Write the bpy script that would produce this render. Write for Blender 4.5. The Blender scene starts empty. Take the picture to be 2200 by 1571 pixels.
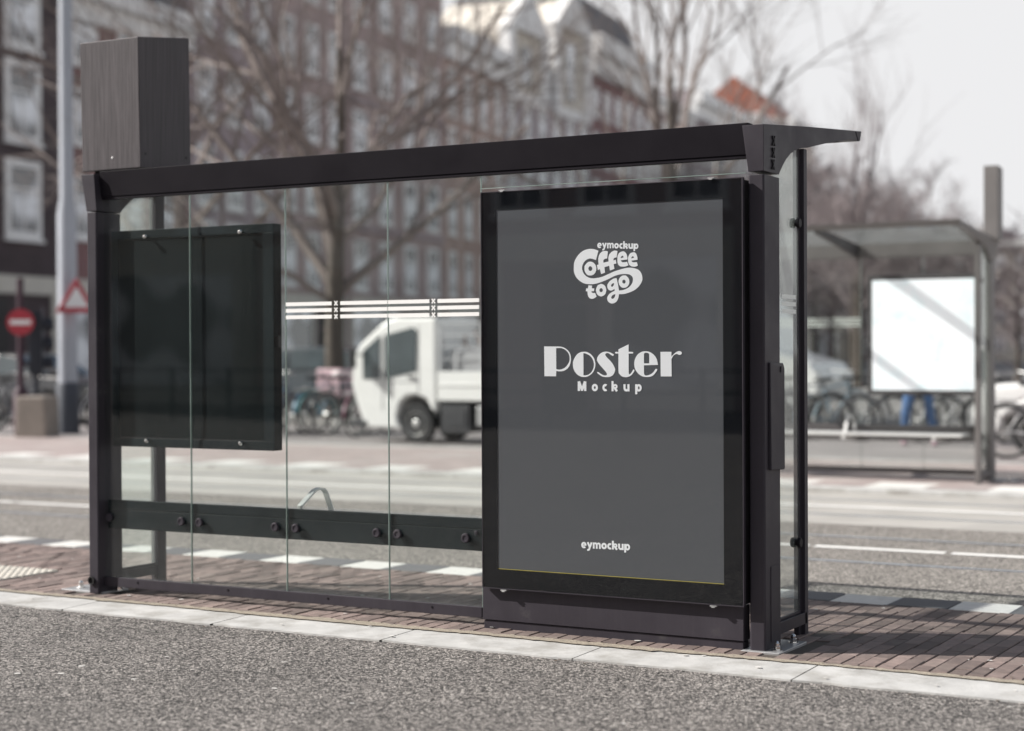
import bpy, math, random
from mathutils import Vector, Matrix
R = math.radians
S = bpy.context.scene
COL = S.collection
# ------------------------------------------------------------------ camera
YAW, PITCH, ROLL, FPX = .5164, -.008, -.0047, 3644.15
cy, sy, cp, sp = math.cos(YAW), math.sin(YAW), math.cos(PITCH), math.sin(PITCH)
F = Vector((-sy*cp, cy*cp, sp)); Rt = Vector((cy, sy, 0)); Up = Rt.cross(F)
R2 = math.cos(ROLL)*Rt + math.sin(ROLL)*Up; U2 = -math.sin(ROLL)*Rt + math.cos(ROLL)*Up
cam = bpy.data.cameras.new('camera'); camo = bpy.data.objects.new('camera', cam); COL.objects.link(camo)
M = Matrix((R2, U2, -F)).transposed().to_4x4(); M.translation = Vector((4.0549, -6.9916, 1.3417))
camo.matrix_world = M
cam.sensor_width = 36; cam.lens = 36*FPX/2200; cam.clip_start = .1; cam.clip_end = 3000
cam.dof.use_dof = True; cam.dof.focus_distance = 7.7; cam.dof.aperture_fstop = cam.lens/1000/.047
S.camera = camo
# ------------------------------------------------------------------ sun and sky
LD = Vector((1, .42, -.77)).normalized()
sun = bpy.data.lights.new('sun', 'SUN'); suno = bpy.data.objects.new('sun', sun); COL.objects.link(suno)
sun.energy = 5.0; sun.angle = R(.6); sun.color = (1, .965, .925)
suno.rotation_euler = LD.to_track_quat('-Z', 'Y').to_euler()
W = bpy.data.worlds.new('World'); S.world = W; W.use_nodes = True
nt = W.node_tree; nt.nodes.clear(); N = nt.nodes.new; K = nt.links.new
sky = N('ShaderNodeTexSky'); sky.sky_type = 'NISHITA'; sky.sun_disc = False
sky.sun_elevation = math.asin(-LD.z); sky.sun_rotation = math.atan2(-LD.x, -LD.y) % (2*math.pi)
sky.air_density = 1.2; sky.dust_density = 3
b1 = N('ShaderNodeBackground'); b1.inputs[1].default_value = .055; K(sky.outputs[0], b1.inputs[0])
b2 = N('ShaderNodeBackground'); b2.inputs[0].default_value = (.985, .985, 1, 1); b2.inputs[1].default_value = .58
tc = N('ShaderNodeTexCoord'); sx = N('ShaderNodeSeparateXYZ'); K(tc.outputs['Generated'], sx.inputs[0])
mr = N('ShaderNodeMapRange'); mr.interpolation_type = 'SMOOTHSTEP'
for i, v in zip((1, 2, 3, 4), (.20, .60, 1, .07)): mr.inputs[i].default_value = v
K(sx.outputs[2], mr.inputs[0])
ns = N('ShaderNodeTexNoise'); ns.inputs['Scale'].default_value = 3; ns.inputs['Detail'].default_value = 6
K(tc.outputs['Generated'], ns.inputs['Vector'])
mm = N('ShaderNodeMath'); mm.operation = 'MULTIPLY_ADD'; mm.inputs[1].default_value = .30; mm.inputs[2].default_value = -.15
K(ns.outputs[0], mm.inputs[0])
ma = N('ShaderNodeMath'); ma.use_clamp = True; K(mr.outputs[0], ma.inputs[0]); K(mm.outputs[0], ma.inputs[1])
mx = N('ShaderNodeMixShader'); K(ma.outputs[0], mx.inputs[0]); K(b1.outputs[0], mx.inputs[1]); K(b2.outputs[0], mx.inputs[2])
wo = N('ShaderNodeOutputWorld'); K(mx.outputs[0], wo.inputs[0])
vs = S.view_settings; vs.view_transform = 'Standard'; vs.look = 'None'; vs.gamma = 1; vs.exposure = .58
S.cycles.max_bounces = 8; S.cycles.transparent_max_bounces = 24; S.cycles.caustics_reflective = False; S.cycles.caustics_refractive = False
S.cycles.sample_clamp_indirect = 4

# ------------------------------------------------------------------ materials
def mat(name, col, rough=.6, metal=0, var=.15, scale=8, bump=0, bscale=60, coat=0, spec=.5, stretch=None, dirt=None, island=0):
    m = bpy.data.materials.new(name); m.use_nodes = True
    t = m.node_tree; b = t.nodes['Principled BSDF']
    b.inputs['Roughness'].default_value = rough; b.inputs['Metallic'].default_value = metal
    b.inputs['Coat Weight'].default_value = coat; b.inputs['Coat Roughness'].default_value = .02
    b.inputs['Specular IOR Level'].default_value = spec
    co = t.nodes.new('ShaderNodeTexCoord'); src = co.outputs['Object']
    if stretch:
        mp = t.nodes.new('ShaderNodeMapping'); mp.inputs['Scale'].default_value = stretch
        t.links.new(src, mp.inputs[0]); src = mp.outputs[0]
    n = t.nodes.new('ShaderNodeTexNoise'); n.inputs['Scale'].default_value = scale; n.inputs['Detail'].default_value = 8
    n.inputs['Roughness'].default_value = .65
    t.links.new(src, n.inputs['Vector'])
    r = t.nodes.new('ShaderNodeMapRange')
    for i, v in zip((1, 2, 3, 4), (.3, .7, 1-var, 1+var)): r.inputs[i].default_value = v
    t.links.new(n.outputs[0], r.inputs[0]); fac = r.outputs[0]
    if island:
        g = t.nodes.new('ShaderNodeNewGeometry'); q = t.nodes.new('ShaderNodeMapRange')
        q.inputs[3].default_value = 1-island; q.inputs[4].default_value = 1+island
        t.links.new(g.outputs['Random Per Island'], q.inputs[0])
        mu = t.nodes.new('ShaderNodeMath'); mu.operation = 'MULTIPLY'
        t.links.new(fac, mu.inputs[0]); t.links.new(q.outputs[0], mu.inputs[1]); fac = mu.outputs[0]
    v = t.nodes.new('ShaderNodeVectorMath'); v.operation = 'SCALE'; v.inputs[0].default_value = col[:3]
    t.links.new(fac, v.inputs['Scale']); out = v.outputs[0]
    if dirt:
        n2 = t.nodes.new('ShaderNodeTexNoise'); n2.inputs['Scale'].default_value = dirt[1]; n2.inputs['Detail'].default_value = 10
        n2.inputs['Roughness'].default_value = .7
        t.links.new(co.outputs['Object'], n2.inputs['Vector'])
        r2 = t.nodes.new('ShaderNodeMapRange')
        for i, q in zip((1, 2), dirt[2:4]): r2.inputs[i].default_value = q
        t.links.new(n2.outputs[0], r2.inputs[0])
        mi = t.nodes.new('ShaderNodeMix'); mi.data_type = 'RGBA'; mi.inputs[7].default_value = (*dirt[0], 1)
        t.links.new(r2.outputs[0], mi.inputs[0]); t.links.new(out, mi.inputs[6]); out = mi.outputs[2]
    t.links.new(out, b.inputs['Base Color'])
    rr = t.nodes.new('ShaderNodeMapRange')
    for i, q in zip((1, 2, 3, 4), (.3, .7, max(.02, rough*.8), min(1, rough*1.25))): rr.inputs[i].default_value = q
    t.links.new(n.outputs[0], rr.inputs[0]); t.links.new(rr.outputs[0], b.inputs['Roughness'])
    if bump:
        nb = t.nodes.new('ShaderNodeTexNoise'); nb.inputs['Scale'].default_value = bscale; nb.inputs['Detail'].default_value = 6
        t.links.new(src, nb.inputs['Vector'])
        bp = t.nodes.new('ShaderNodeBump'); bp.inputs['Strength'].default_value = .8; bp.inputs['Distance'].default_value = bump
        t.links.new(nb.outputs[0], bp.inputs['Height']); t.links.new(bp.outputs[0], b.inputs['Normal'])
    return m

def asphalt(name, dark, light, scale, bump, spots=True, big=.18):
    m = bpy.data.materials.new(name); m.use_nodes = True; t = m.node_tree; b = t.nodes['Principled BSDF']; n = t.nodes.new; l = t.links.new
    co = n('ShaderNodeTexCoord'); v = n('ShaderNodeTexVoronoi'); v.inputs['Scale'].default_value = scale
    nd = n('ShaderNodeTexNoise'); nd.inputs['Scale'].default_value = scale*.6; nd.inputs['Detail'].default_value = 2
    l(co.outputs['Object'], nd.inputs['Vector'])
    mxv = n('ShaderNodeMix'); mxv.data_type = 'VECTOR'; mxv.inputs[0].default_value = .03
    l(co.outputs['Object'], mxv.inputs[4]); l(nd.outputs['Color'], mxv.inputs[5]); l(mxv.outputs[1], v.inputs['Vector'])
    sp_ = n('ShaderNodeSeparateColor'); l(v.outputs['Color'], sp_.inputs[0])
    cr = n('ShaderNodeValToRGB'); e = cr.color_ramp.elements
    e[0].color = (*dark, 1); e[1].color = (*light, 1); e[0].position = .05; e[1].position = .95
    mid = cr.color_ramp.elements.new(.55); mid.color = (*[a*.52+c*.48 for a, c in zip(dark, light)], 1)
    l(sp_.outputs[0], cr.inputs[0])
    # bitumen between the stones
    gr = n('ShaderNodeMapRange'); gr.inputs[1].default_value = .35; gr.inputs[2].default_value = .75; gr.inputs[3].default_value = 1; gr.inputs[4].default_value = .3
    l(v.outputs['Distance'], gr.inputs[0])
    bn = n('ShaderNodeTexNoise'); bn.inputs['Scale'].default_value = .9; bn.inputs['Detail'].default_value = 7; bn.inputs['Roughness'].default_value = .6
    l(co.outputs['Object'], bn.inputs['Vector'])
    br = n('ShaderNodeMapRange')
    for i, q in zip((1, 2, 3, 4), (.3, .7, 1-big, 1+big)): br.inputs[i].default_value = q
    l(bn.outputs[0], br.inputs[0])
    mu = n('ShaderNodeMath'); mu.operation = 'MULTIPLY'; l(gr.outputs[0], mu.inputs[0]); l(br.outputs[0], mu.inputs[1])
    vm = n('ShaderNodeVectorMath'); vm.operation = 'SCALE'; l(cr.outputs[0], vm.inputs[0]); l(mu.outputs[0], vm.inputs['Scale'])
    out = vm.outputs[0]
    if spots:   # trodden chewing gum and pale flecks
        v2 = n('ShaderNodeTexVoronoi'); v2.inputs['Scale'].default_value = 2.3; l(mxv.outputs[1], v2.inputs['Vector'])
        lt = n('ShaderNodeMath'); lt.operation = 'LESS_THAN'; lt.inputs[1].default_value = .035; l(v2.outputs['Distance'], lt.inputs[0])
        mi = n('ShaderNodeMix'); mi.data_type = 'RGBA'; mi.inputs[7].default_value = (.5, .48, .45, 1)
        l(lt.outputs[0], mi.inputs[0]); l(out, mi.inputs[6]); out = mi.outputs[2]
    l(out, b.inputs['Base Color']); b.inputs['Roughness'].default_value = .82
    ad = n('ShaderNodeMath'); ad.operation = 'MULTIPLY_ADD'; ad.inputs[1].default_value = .6; l(sp_.outputs[1], ad.inputs[0]); l(gr.outputs[0], ad.inputs[2])
    bp = n('ShaderNodeBump'); bp.inputs['Strength'].default_value = 1; bp.inputs['Distance'].default_value = bump
    l(ad.outputs[0], bp.inputs['Height']); l(bp.outputs[0], b.inputs['Normal'])
    return m

def brickwall(name, c1, c2, mortar):
    m = bpy.data.materials.new(name); m.use_nodes = True; t = m.node_tree; b = t.nodes['Principled BSDF']; n = t.nodes.new; l = t.links.new
    co = n('ShaderNodeTexCoord'); mp = n('ShaderNodeMapping'); mp.inputs['Rotation'].default_value = (R(90), 0, 0)
    l(co.outputs['Object'], mp.inputs[0])
    bt = n('ShaderNodeTexBrick'); bt.inputs['Scale'].default_value = 1; bt.inputs['Brick Width'].default_value = .22; bt.inputs['Row Height'].default_value = .065
    bt.inputs['Mortar Size'].default_value = .008
    bt.inputs['Color1'].default_value = (*c1, 1); bt.inputs['Color2'].default_value = (*c2, 1); bt.inputs['Mortar'].default_value = (*mortar, 1)
    l(mp.outputs[0], bt.inputs['Vector'])
    nz = n('ShaderNodeTexNoise'); nz.inputs['Scale'].default_value = .5; nz.inputs['Detail'].default_value = 8; l(co.outputs['Object'], nz.inputs['Vector'])
    r = n('ShaderNodeMapRange')
    for i, q in zip((1, 2, 3, 4), (.3, .7, .75, 1.25)): r.inputs[i].default_value = q
    l(nz.outputs[0], r.inputs[0])
    vm = n('ShaderNodeVectorMath'); vm.operation = 'SCALE'; l(bt.outputs[0], vm.inputs[0]); l(r.outputs[0], vm.inputs['Scale'])
    l(vm.outputs[0], b.inputs['Base Color']); b.inputs['Roughness'].default_value = .85
    return m

def glassmat(name, tint, refl=1.0, diffuse=0.0, dcol=(.8, .85, .82), low=0):
    m = bpy.data.materials.new(name); m.use_nodes = True; t = m.node_tree; t.nodes.clear(); n = t.nodes.new; l = t.links.new
    tr = n('ShaderNodeBsdfTransparent'); tr.inputs[0].default_value = (*tint, 1)
    gl = n('ShaderNodeBsdfGlossy'); gl.inputs['Roughness'].default_value = .01
    lw = n('ShaderNodeLayerWeight'); lw.inputs[0].default_value = .5
    pw = n('ShaderNodeMath'); pw.operation = 'POWER'; pw.inputs[1].default_value = 5; l(lw.outputs['Facing'], pw.inputs[0])
    fm = n('ShaderNodeMath'); fm.operation = 'MULTIPLY_ADD'; fm.inputs[1].default_value = .95*refl; fm.inputs[2].default_value = .042*refl; l(pw.outputs[0], fm.inputs[0])
    base = tr.outputs[0]
    # thin film of street dust
    di = n('ShaderNodeBsdfDiffuse'); di.inputs[0].default_value = (*dcol, 1)
    tl = n('ShaderNodeBsdfTranslucent'); tl.inputs[0].default_value = (*dcol, 1)
    m0 = n('ShaderNodeMixShader'); m0.inputs[0].default_value = .5; l(di.outputs[0], m0.inputs[1]); l(tl.outputs[0], m0.inputs[2])
    co = n('ShaderNodeTexCoord'); nz = n('ShaderNodeTexNoise'); nz.inputs['Scale'].default_value = 5; nz.inputs['Detail'].default_value = 8
    l(co.outputs['Object'], nz.inputs['Vector'])
    r = n('ShaderNodeMapRange')
    for i, q in zip((1, 2, 3, 4), (.35, .75, diffuse, diffuse*2)): r.inputs[i].default_value = q
    l(nz.outputs[0], r.inputs[0])
    if low:   # splash dirt on the lowest part of the pane
        sz = n('ShaderNodeSeparateXYZ'); l(co.outputs['Object'], sz.inputs[0]); lr = n('ShaderNodeMapRange')
        for i, q in zip((1, 2, 3, 4), (.10, .55, low, 0)): lr.inputs[i].default_value = q
        l(sz.outputs[2], lr.inputs[0]); n3 = n('ShaderNodeTexNoise'); n3.inputs['Scale'].default_value = 38; n3.inputs['Detail'].default_value = 9; n3.inputs['Roughness'].default_value = .8; l(co.outputs['Object'], n3.inputs['Vector'])
        m3 = n('ShaderNodeMapRange')
        for i, q in zip((1, 2, 3, 4), (.40, .70, .25, 1.6)): m3.inputs[i].default_value = q
        l(n3.outputs[0], m3.inputs[0]); m4 = n('ShaderNodeMath'); m4.operation = 'MULTIPLY'; l(lr.outputs[0], m4.inputs[0]); l(m3.outputs[0], m4.inputs[1])
        m5 = n('ShaderNodeMath'); m5.operation = 'ADD'; l(r.outputs[0], m5.inputs[0]); l(m4.outputs[0], m5.inputs[1]); r = m5
    m1 = n('ShaderNodeMixShader'); l(r.outputs[0], m1.inputs[0]); l(base, m1.inputs[1]); l(m0.outputs[0], m1.inputs[2])
    m2 = n('ShaderNodeMixShader'); l(fm.outputs[0], m2.inputs[0]); l(m1.outputs[0], m2.inputs[1]); l(gl.outputs[0], m2.inputs[2])
    o = n('ShaderNodeOutputMaterial'); l(m2.outputs[0], o.inputs[0])
    return m

ANTH = mat('anthracite powder coat', (.042, .037, .045), .5, 0, .14, 3, .0004, 400, dirt=((.10, .095, .09), 6, .62, .9), spec=.18)
def streaks(m, amt, col):
    t = m.node_tree; n = t.nodes.new; l = t.links.new; b = t.nodes['Principled BSDF']; src = b.inputs['Base Color'].links[0].from_socket
    co = n('ShaderNodeTexCoord'); mp = n('ShaderNodeMapping'); mp.inputs['Scale'].default_value = (22, 22, 1.1); l(co.outputs['Object'], mp.inputs[0])
    q = n('ShaderNodeTexNoise'); q.inputs['Scale'].default_value = 2; q.inputs['Detail'].default_value = 8; q.inputs['Roughness'].default_value = .7; l(mp.outputs[0], q.inputs['Vector'])
    r = n('ShaderNodeMapRange')
    for i, v in zip((1, 2, 3, 4), (.50, .80, 0, amt)): r.inputs[i].default_value = v
    l(q.outputs[0], r.inputs[0]); mi = n('ShaderNodeMix'); mi.data_type = 'RGBA'; mi.inputs[7].default_value = (*col, 1)
    l(r.outputs[0], mi.inputs[0]); l(src, mi.inputs[6]); l(mi.outputs[2], b.inputs['Base Color'])
streaks(ANTH, .10, (.12, .11, .11))
ANTHD = mat('dark anthracite', (.016, .014, .017), .5, 0, .15, 5, spec=.1)
BEAM = mat('beam paint', (.0135, .0115, .0150), .55, 0, .12, 3, spec=.08)
BOXF = mat('brushed anthracite sheet', (.080, .071, .075), .55, 0, .42, 5, .0006, 120, stretch=(26, 26, .5), spec=.25)
BLACKG = mat('black enamel behind glass', (.007, .0078, .0095), .6, 0, .2, 2, spec=.0)
POSTER = mat('poster paper dark grey', (.098, .101, .108), .8, 0, .03, 1, spec=.05)
WHITEINK = mat('white print', (.95, .95, .95), .6, 0, .02, 3)
YELLOW = mat('yellow paper edge', (.55, .45, .05), .6)
CHROME = mat('chrome', (.75, .74, .72), .18, 1, .1, 20)
STEEL = mat('galvanised steel', (.42, .42, .42), .45, .6, .2, 10)
BRUSH = mat('brushed stainless', (.66, .66, .64), .4, .25, .1, 10)
GLASS = glassmat('clear glass', (.955, .975, .965), .8, .0015, low=.035)
SIDEG = glassmat('side glass', (.95, .97, .96), 1, .07)
PANE = glassmat('display glass', (.95, .965, .975), 1.6, .0)
ROOFG = glassmat('frosted roof glass', (.93, .955, .95), .5, .09, (.72, .78, .78))
GEDGE = mat('glass edge', (.24, .31, .28), .2, 0, .3, 6, coat=1)
SEAL = mat('black rubber seal', (.012, .012, .013), .6)
DECAL = mat('white frit', (.88, .87, .84), .6, 0, .02, 3)
CASE = mat('case green black', (.0065, .0095, .0110), .5, 0, .3, 1.5, dirt=((.03, .04, .04), 9, .68, .95), spec=.06)
CASEF = mat('case frame', (.0125, .018, .021), .5, 0, .25, 3, dirt=((.07, .09, .09), 7, .66, .92), spec=.08)
MAPP = mat('map sheet with added glow', (.82, .84, .86), .6, 0, .06, 6, dirt=((.48, .64, .66), 3.0, .48, .76))
pb = MAPP.node_tree.nodes['Principled BSDF']; MAPP.node_tree.links.new(pb.inputs['Base Color'].links[0].from_socket, pb.inputs['Emission Color']); pb.inputs['Emission Strength'].default_value = .24  # emission added so the map stays bright white under the roof
KERB = mat('worn pale concrete', (.46, .455, .44), .85, 0, .16, 5, .002, 90, dirt=((.24, .225, .20), 3.2, .48, .74))
SAND = mat('joint sand', (.30, .26, .205), .95, 0, .35, 60, .004, 160)
BRICK = mat('clinker paving', (.185, .140, .125), .85, 0, .28, 30, .002, 150, island=.42, dirt=((.20, .17, .145), 4, .52, .85))
SOIL = mat('joint soil', (.075, .062, .052), .95, 0, .4, 40, .003, 100)
TILEW = mat('white edge tile', (.62, .61, .58), .8, 0, .10, 25, .001, 120, island=.06, dirt=((.36, .34, .31), 5, .60, .85))
TILEG = mat('grey edge tile', (.125, .125, .13), .85, 0, .18, 25, .001, 120, island=.12)
TACT = mat('tactile slab', (.56, .53, .47), .85, 0, .15, 12, .001, 120)
ASPH = asphalt('coarse asphalt', (.028, .025, .024), (.64, .59, .545), 104, .012)
ASPH2 = asphalt('tram lane asphalt', (.10, .092, .083), (.62, .57, .51), 80, .005, big=.15)
CONC = mat('track concrete', (.385, .368, .34), .85, 0, .14, 1.2, .001, 40, dirt=((.34, .325, .30), .7, .45, .7))
PAVE = mat('pinkish far paving', (.33, .275, .26), .9, 0, .22, 2.5, dirt=((.40, .37, .35), .8, .5, .7))
ROADG = mat('far roadway', (.24, .22, .215), .9, 0, .2, .6)
LAND = mat('ground far', (.22, .21, .20), .9, 0, .2, .2)
PAINT = mat('road marking paint', (.80, .79, .76), .7, 0, .08, 20, dirt=((.45, .43, .40), 8, .6, .8))
RAIL = mat('tram rail steel', (.40, .43, .47), .45, .35, .15, 3)
GROOVE = mat('rail groove', (.05, .045, .04), .8)
BARK = mat('bark', (.10, .083, .070), .9, 0, .35, 6, .01, 12)
TWIG = mat('twigs', (.22, .185, .17), .9, 0, .2, 2)
TWIGF = mat('far twigs', (.22, .185, .185), .9, 0, .2, .6)
WPAINT = mat('white vehicle paint', (.80, .80, .78), .3, 0, .03, 2, coat=.6)
TYRE = mat('tyre rubber', (.022, .022, .023), .8)
RIM = mat('steel rim', (.48, .48, .47), .4, .5)
CARGL = mat('car window', (.05, .065, .07), .08, 0, .2, 2, coat=1)
UNDER = mat('chassis black', (.035, .036, .04), .6)
GREYM = mat('grey mesh cage', (.46, .47, .48), .5)
POLE = mat('pale grey mast paint', (.38, .405, .45), .5, 0, .08, 1)
POLED = mat('dark mast base', (.06, .068, .085), .6)
SIGNR = mat('sign red', (.40, .025, .045), .4, 0, .05)
SIGNW = mat('sign white', (.78, .78, .78), .4, 0, .03)
MAROON = mat('maroon pole', (.040, .014, .026), .6)
DKBLUE = mat('blue black housing', (.018, .022, .034), .5)
FRAMEW = mat('white window frame', (.88, .875, .86), .5, 0, .1, 1)
FRAMEC = mat('cream trim', (.68, .65, .58), .6, 0, .12, .8)
WGLASS = mat('house window glass', (.10, .11, .125), .08, 0, .4, .7, coat=1, dirt=((.88, .91, .95), .7, .42, .56))  # pale areas: curtains, plus white sky reflections painted into the pane colour
for q_ in WGLASS.node_tree.nodes:
    if q_.type == 'TEX_NOISE': q_.inputs['Detail'].default_value = 0
ROOFT = mat('grey slate roof', (.14, .145, .16), .8, 0, .2, 2)
ROOFR = mat('red tile roof', (.36, .13, .085), .8, 0, .25, 2)
DARKIN = mat('dark shop interior', (.02, .018, .02), .5)

# ------------------------------------------------------------------ mesh helper
class MB:
    def __init__(s): s.v = []; s.f = []; s.mi = []
    def add(s, vs, fs, m=0):
        o = len(s.v); s.v += [tuple(x) for x in vs]; s.f += [tuple(i+o for i in f) for f in fs]; s.mi += [m]*len(fs); return s
    def box(s, x0, x1, y0, y1, z0, z1, m=0):
        return s.add([(x0,y0,z0),(x1,y0,z0),(x1,y1,z0),(x0,y1,z0),(x0,y0,z1),(x1,y0,z1),(x1,y1,z1),(x0,y1,z1)],
                     [(0,3,2,1),(4,5,6,7),(0,1,5,4),(1,2,6,5),(2,3,7,6),(3,0,4,7)], m)
    def prism(s, poly, ax, a, b, m=0):
        """polygon of 2-d points extruded along axis ax from a to b; a, b may be functions of the point"""
        n = len(poly); A = []; B = []
        for p in poly:
            aa = a(p) if callable(a) else a; bb = b(p) if callable(b) else b
            for L_, c in ((A, aa), (B, bb)):
                L_.append({'x': (c, p[0], p[1]), 'y': (p[0], c, p[1]), 'z': (p[0], p[1], c)}[ax])
        fs = [tuple(range(n))[::-1], tuple(range(n, 2*n))] + [(i, (i+1) % n, n+(i+1) % n, n+i) for i in range(n)]
        return s.add(A+B, fs, m)
    def tube(s, pts, rad, n=8, m=0, cap=True):
        pts = [Vector(p) for p in pts]; k = len(pts)
        if not isinstance(rad, (list, tuple)): rad = [rad]*k
        o = len(s.v); up = None
        for i, p in enumerate(pts):
            d = (pts[min(i+1, k-1)]-pts[max(i-1, 0)]).normalized()
            if up is None: up = d.orthogonal().normalized()
            else:
                up = up - d*up.dot(d)
                up = up.normalized() if up.length > 1e-6 else d.orthogonal().normalized()
            w = d.cross(up)
            for j in range(n):
                a = 2*math.pi*j/n; s.v.append(tuple(p+(up*math.cos(a)+w*math.sin(a))*rad[i]))
        for i in range(k-1):
            for j in range(n):
                s.f.append((o+i*n+j, o+i*n+(j+1) % n, o+(i+1)*n+(j+1) % n, o+(i+1)*n+j)); s.mi.append(m)
        if cap:
            s.f.append(tuple(o+j for j in range(n))[::-1]); s.mi.append(m)
            s.f.append(tuple(o+(k-1)*n+j for j in range(n))); s.mi.append(m)
        return s
    def lathe(s, prof, c, axis, n=20, m=0):
        """profile (radius, along) turned about axis through c"""
        a = Vector(axis).normalized(); u = a.orthogonal().normalized(); w = a.cross(u); c = Vector(c); o = len(s.v); k = len(prof)
        for r, h in prof:
            for j in range(n):
                t = 2*math.pi*j/n; s.v.append(tuple(c+a*h+(u*math.cos(t)+w*math.sin(t))*r))
        for i in range(k-1):
            for j in range(n):
                s.f.append((o+i*n+j, o+i*n+(j+1) % n, o+(i+1)*n+(j+1) % n, o+(i+1)*n+j)); s.mi.append(m)
        s.f.append(tuple(o+j for j in range(n))[::-1]); s.mi.append(m)
        s.f.append(tuple(o+(k-1)*n+j for j in range(n))); s.mi.append(m)
        return s
    def build(s, name, mats, parent=None, smooth=False, bevel=0, loc=None):
        me = bpy.data.meshes.new(name); me.from_pydata(s.v, [], s.f)
        if not isinstance(mats, (list, tuple)): mats = [mats]
        for q in mats: me.materials.append(q)
        if len(mats) > 1: me.polygons.foreach_set('material_index', s.mi)
        me.update()
        if smooth: me.polygons.foreach_set('use_smooth', [True]*len(me.polygons)); me.set_sharp_from_angle(angle=R(40))
        o = bpy.data.objects.new(name, me); COL.objects.link(o)
        if parent: o.parent = parent
        if loc: o.location = loc
        if bevel:
            b = o.modifiers.new('bevel', 'BEVEL'); b.width = bevel; b.segments = 2; b.limit_method = 'ANGLE'; b.angle_limit = R(40); b.harden_normals = False
        return o
def tag(o, label=None, cat=None, group=None, kind=None):
    if label: o['label'] = label
    if cat: o['category'] = cat
    if group: o['group'] = group
    if kind: o['kind'] = kind
    return o
def empty(name, loc=(0, 0, 0), rz=0):
    o = bpy.data.objects.new(name, None); COL.objects.link(o); o.location = loc; o.rotation_euler = (0, 0, rz); o.empty_display_size = .2; return o
def copy_tree(o, parent=None):
    c = o.copy(); COL.objects.link(c); c.parent = parent
    for ch in list(o.children): copy_tree(ch, c)
    return c
def spline(pts, seg=5, closed=True):
    """closed smooth outline; points carrying a third value are corners"""
    n = len(pts); out = []
    for i in range(n):
        p0, p1, p2, p3 = pts[(i-1) % n], pts[i], pts[(i+1) % n], pts[(i+2) % n]
        c1, c2 = len(p1) > 2, len(p2) > 2
        if c1 and c2: out.append((p1[0], p1[1])); continue
        a = Vector(p1[:2]); b = Vector(p2[:2])
        t1 = (b-a) if c1 else (b-Vector(p0[:2]))*.5
        t2 = (b-a) if c2 else (Vector(p3[:2])-a)*.5
        for k in range(seg):
            t = k/seg; h = (2*t**3-3*t**2+1)*a+(t**3-2*t**2+t)*t1+(-2*t**3+3*t**2)*b+(t**3-t**2)*t2
            out.append((h.x, h.y))
    return out
def flat_shape(name, contours, m, parent, y):
    """filled flat shape with holes in the plane y, facing -y"""
    cu = bpy.data.curves.new(name, 'CURVE'); cu.dimensions = '2D'; cu.fill_mode = 'BOTH'
    for c in contours:
        sp_ = cu.splines.new('POLY'); sp_.points.add(len(c)-1); sp_.use_cyclic_u = True
        for p, q in zip(sp_.points, c): p.co = (q[0], q[1], 0, 1)
    t = bpy.data.objects.new(name, cu); COL.objects.link(t)
    dg = bpy.context.evaluated_depsgraph_get(); me = bpy.data.meshes.new_from_object(t.evaluated_get(dg))
    vs_ = [(v.co.x, y, v.co.y) for v in me.vertices]; fs_ = [tuple(p.vertices) for p in me.polygons]
    bpy.data.objects.remove(t); bpy.data.curves.remove(cu); bpy.data.meshes.remove(me)
    b = MB(); b.add(vs_, fs_); return b

# ------------------------------------------------------------------ ground
def struct(name, mb, m, **k): return tag(mb.build(name, m, **k), kind='structure')
b = MB(); b.add([(-400,-300,-.3),(400,-300,-.3),(400,900,-.3),(-400,900,-.3)], [(0,1,2,3)]); struct('ground', b, LAND)
b = MB(); b.add([(-40,-30,.004),(40,-30,.004),(40,-.46,.004),(-40,-.46,.004)], [(0,1,2,3)]); struct('road', b, ASPH)
rnd = random.Random(3)
# kerb slabs, one metre each, worn edges and slightly skewed joints
b = MB(); x = -14.35
while x < 12:
    L_ = 1.0; j0 = rnd.uniform(-.10, .10); j1 = 0; n = 9
    top = []; bot = []
    for i in range(n):
        t = i/(n-1); top.append((x+t*(L_-.006)+.006, -.150+rnd.uniform(-.004, .004), .019)); bot.append((x+t*(L_-.006)+.006, -.480+rnd.uniform(-.012, .008), .012))
    vs_ = top+bot; fs_ = [(i+1, i, n+i, n+i+1) for i in range(n-1)]
    vs_ = vs_ + [(q[0], q[1]-.004, -.2) for q in bot]; fs_ += [(n+i+1, n+i, 2*n+i, 2*n+i+1) for i in range(n-1)]
    b.add(vs_, [f[::-1] for f in fs_]); x += L_
struct('kerb', b, KERB)
b = MB(); b.add([(-14,-.475,.001),(12,-.475,.001),(12,-.10,.001),(-14,-.10,.001)], [(0,1,2,3)]); struct('kerb_bed', b, SOIL)
# sand lying along the kerb
b = MB(); pts = []; x = -12
while x < 10:
    w = .014+.022*abs(math.sin(x*1.7))+rnd.uniform(0, .016)
    if .9 > x > -2.4: w += .02
    pts.append((x, w)); x += .03
vs_ = [(x, -.150-w*.9, .0235) for x, w in pts]+[(x, -.142+rnd.uniform(0, .03), .0235) for x, w in pts]
n = len(pts); b.add(vs_, [(i, i+1, n+i+1, n+i) for i in range(n-1)]); struct('sand_strip', b, SAND)
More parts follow.
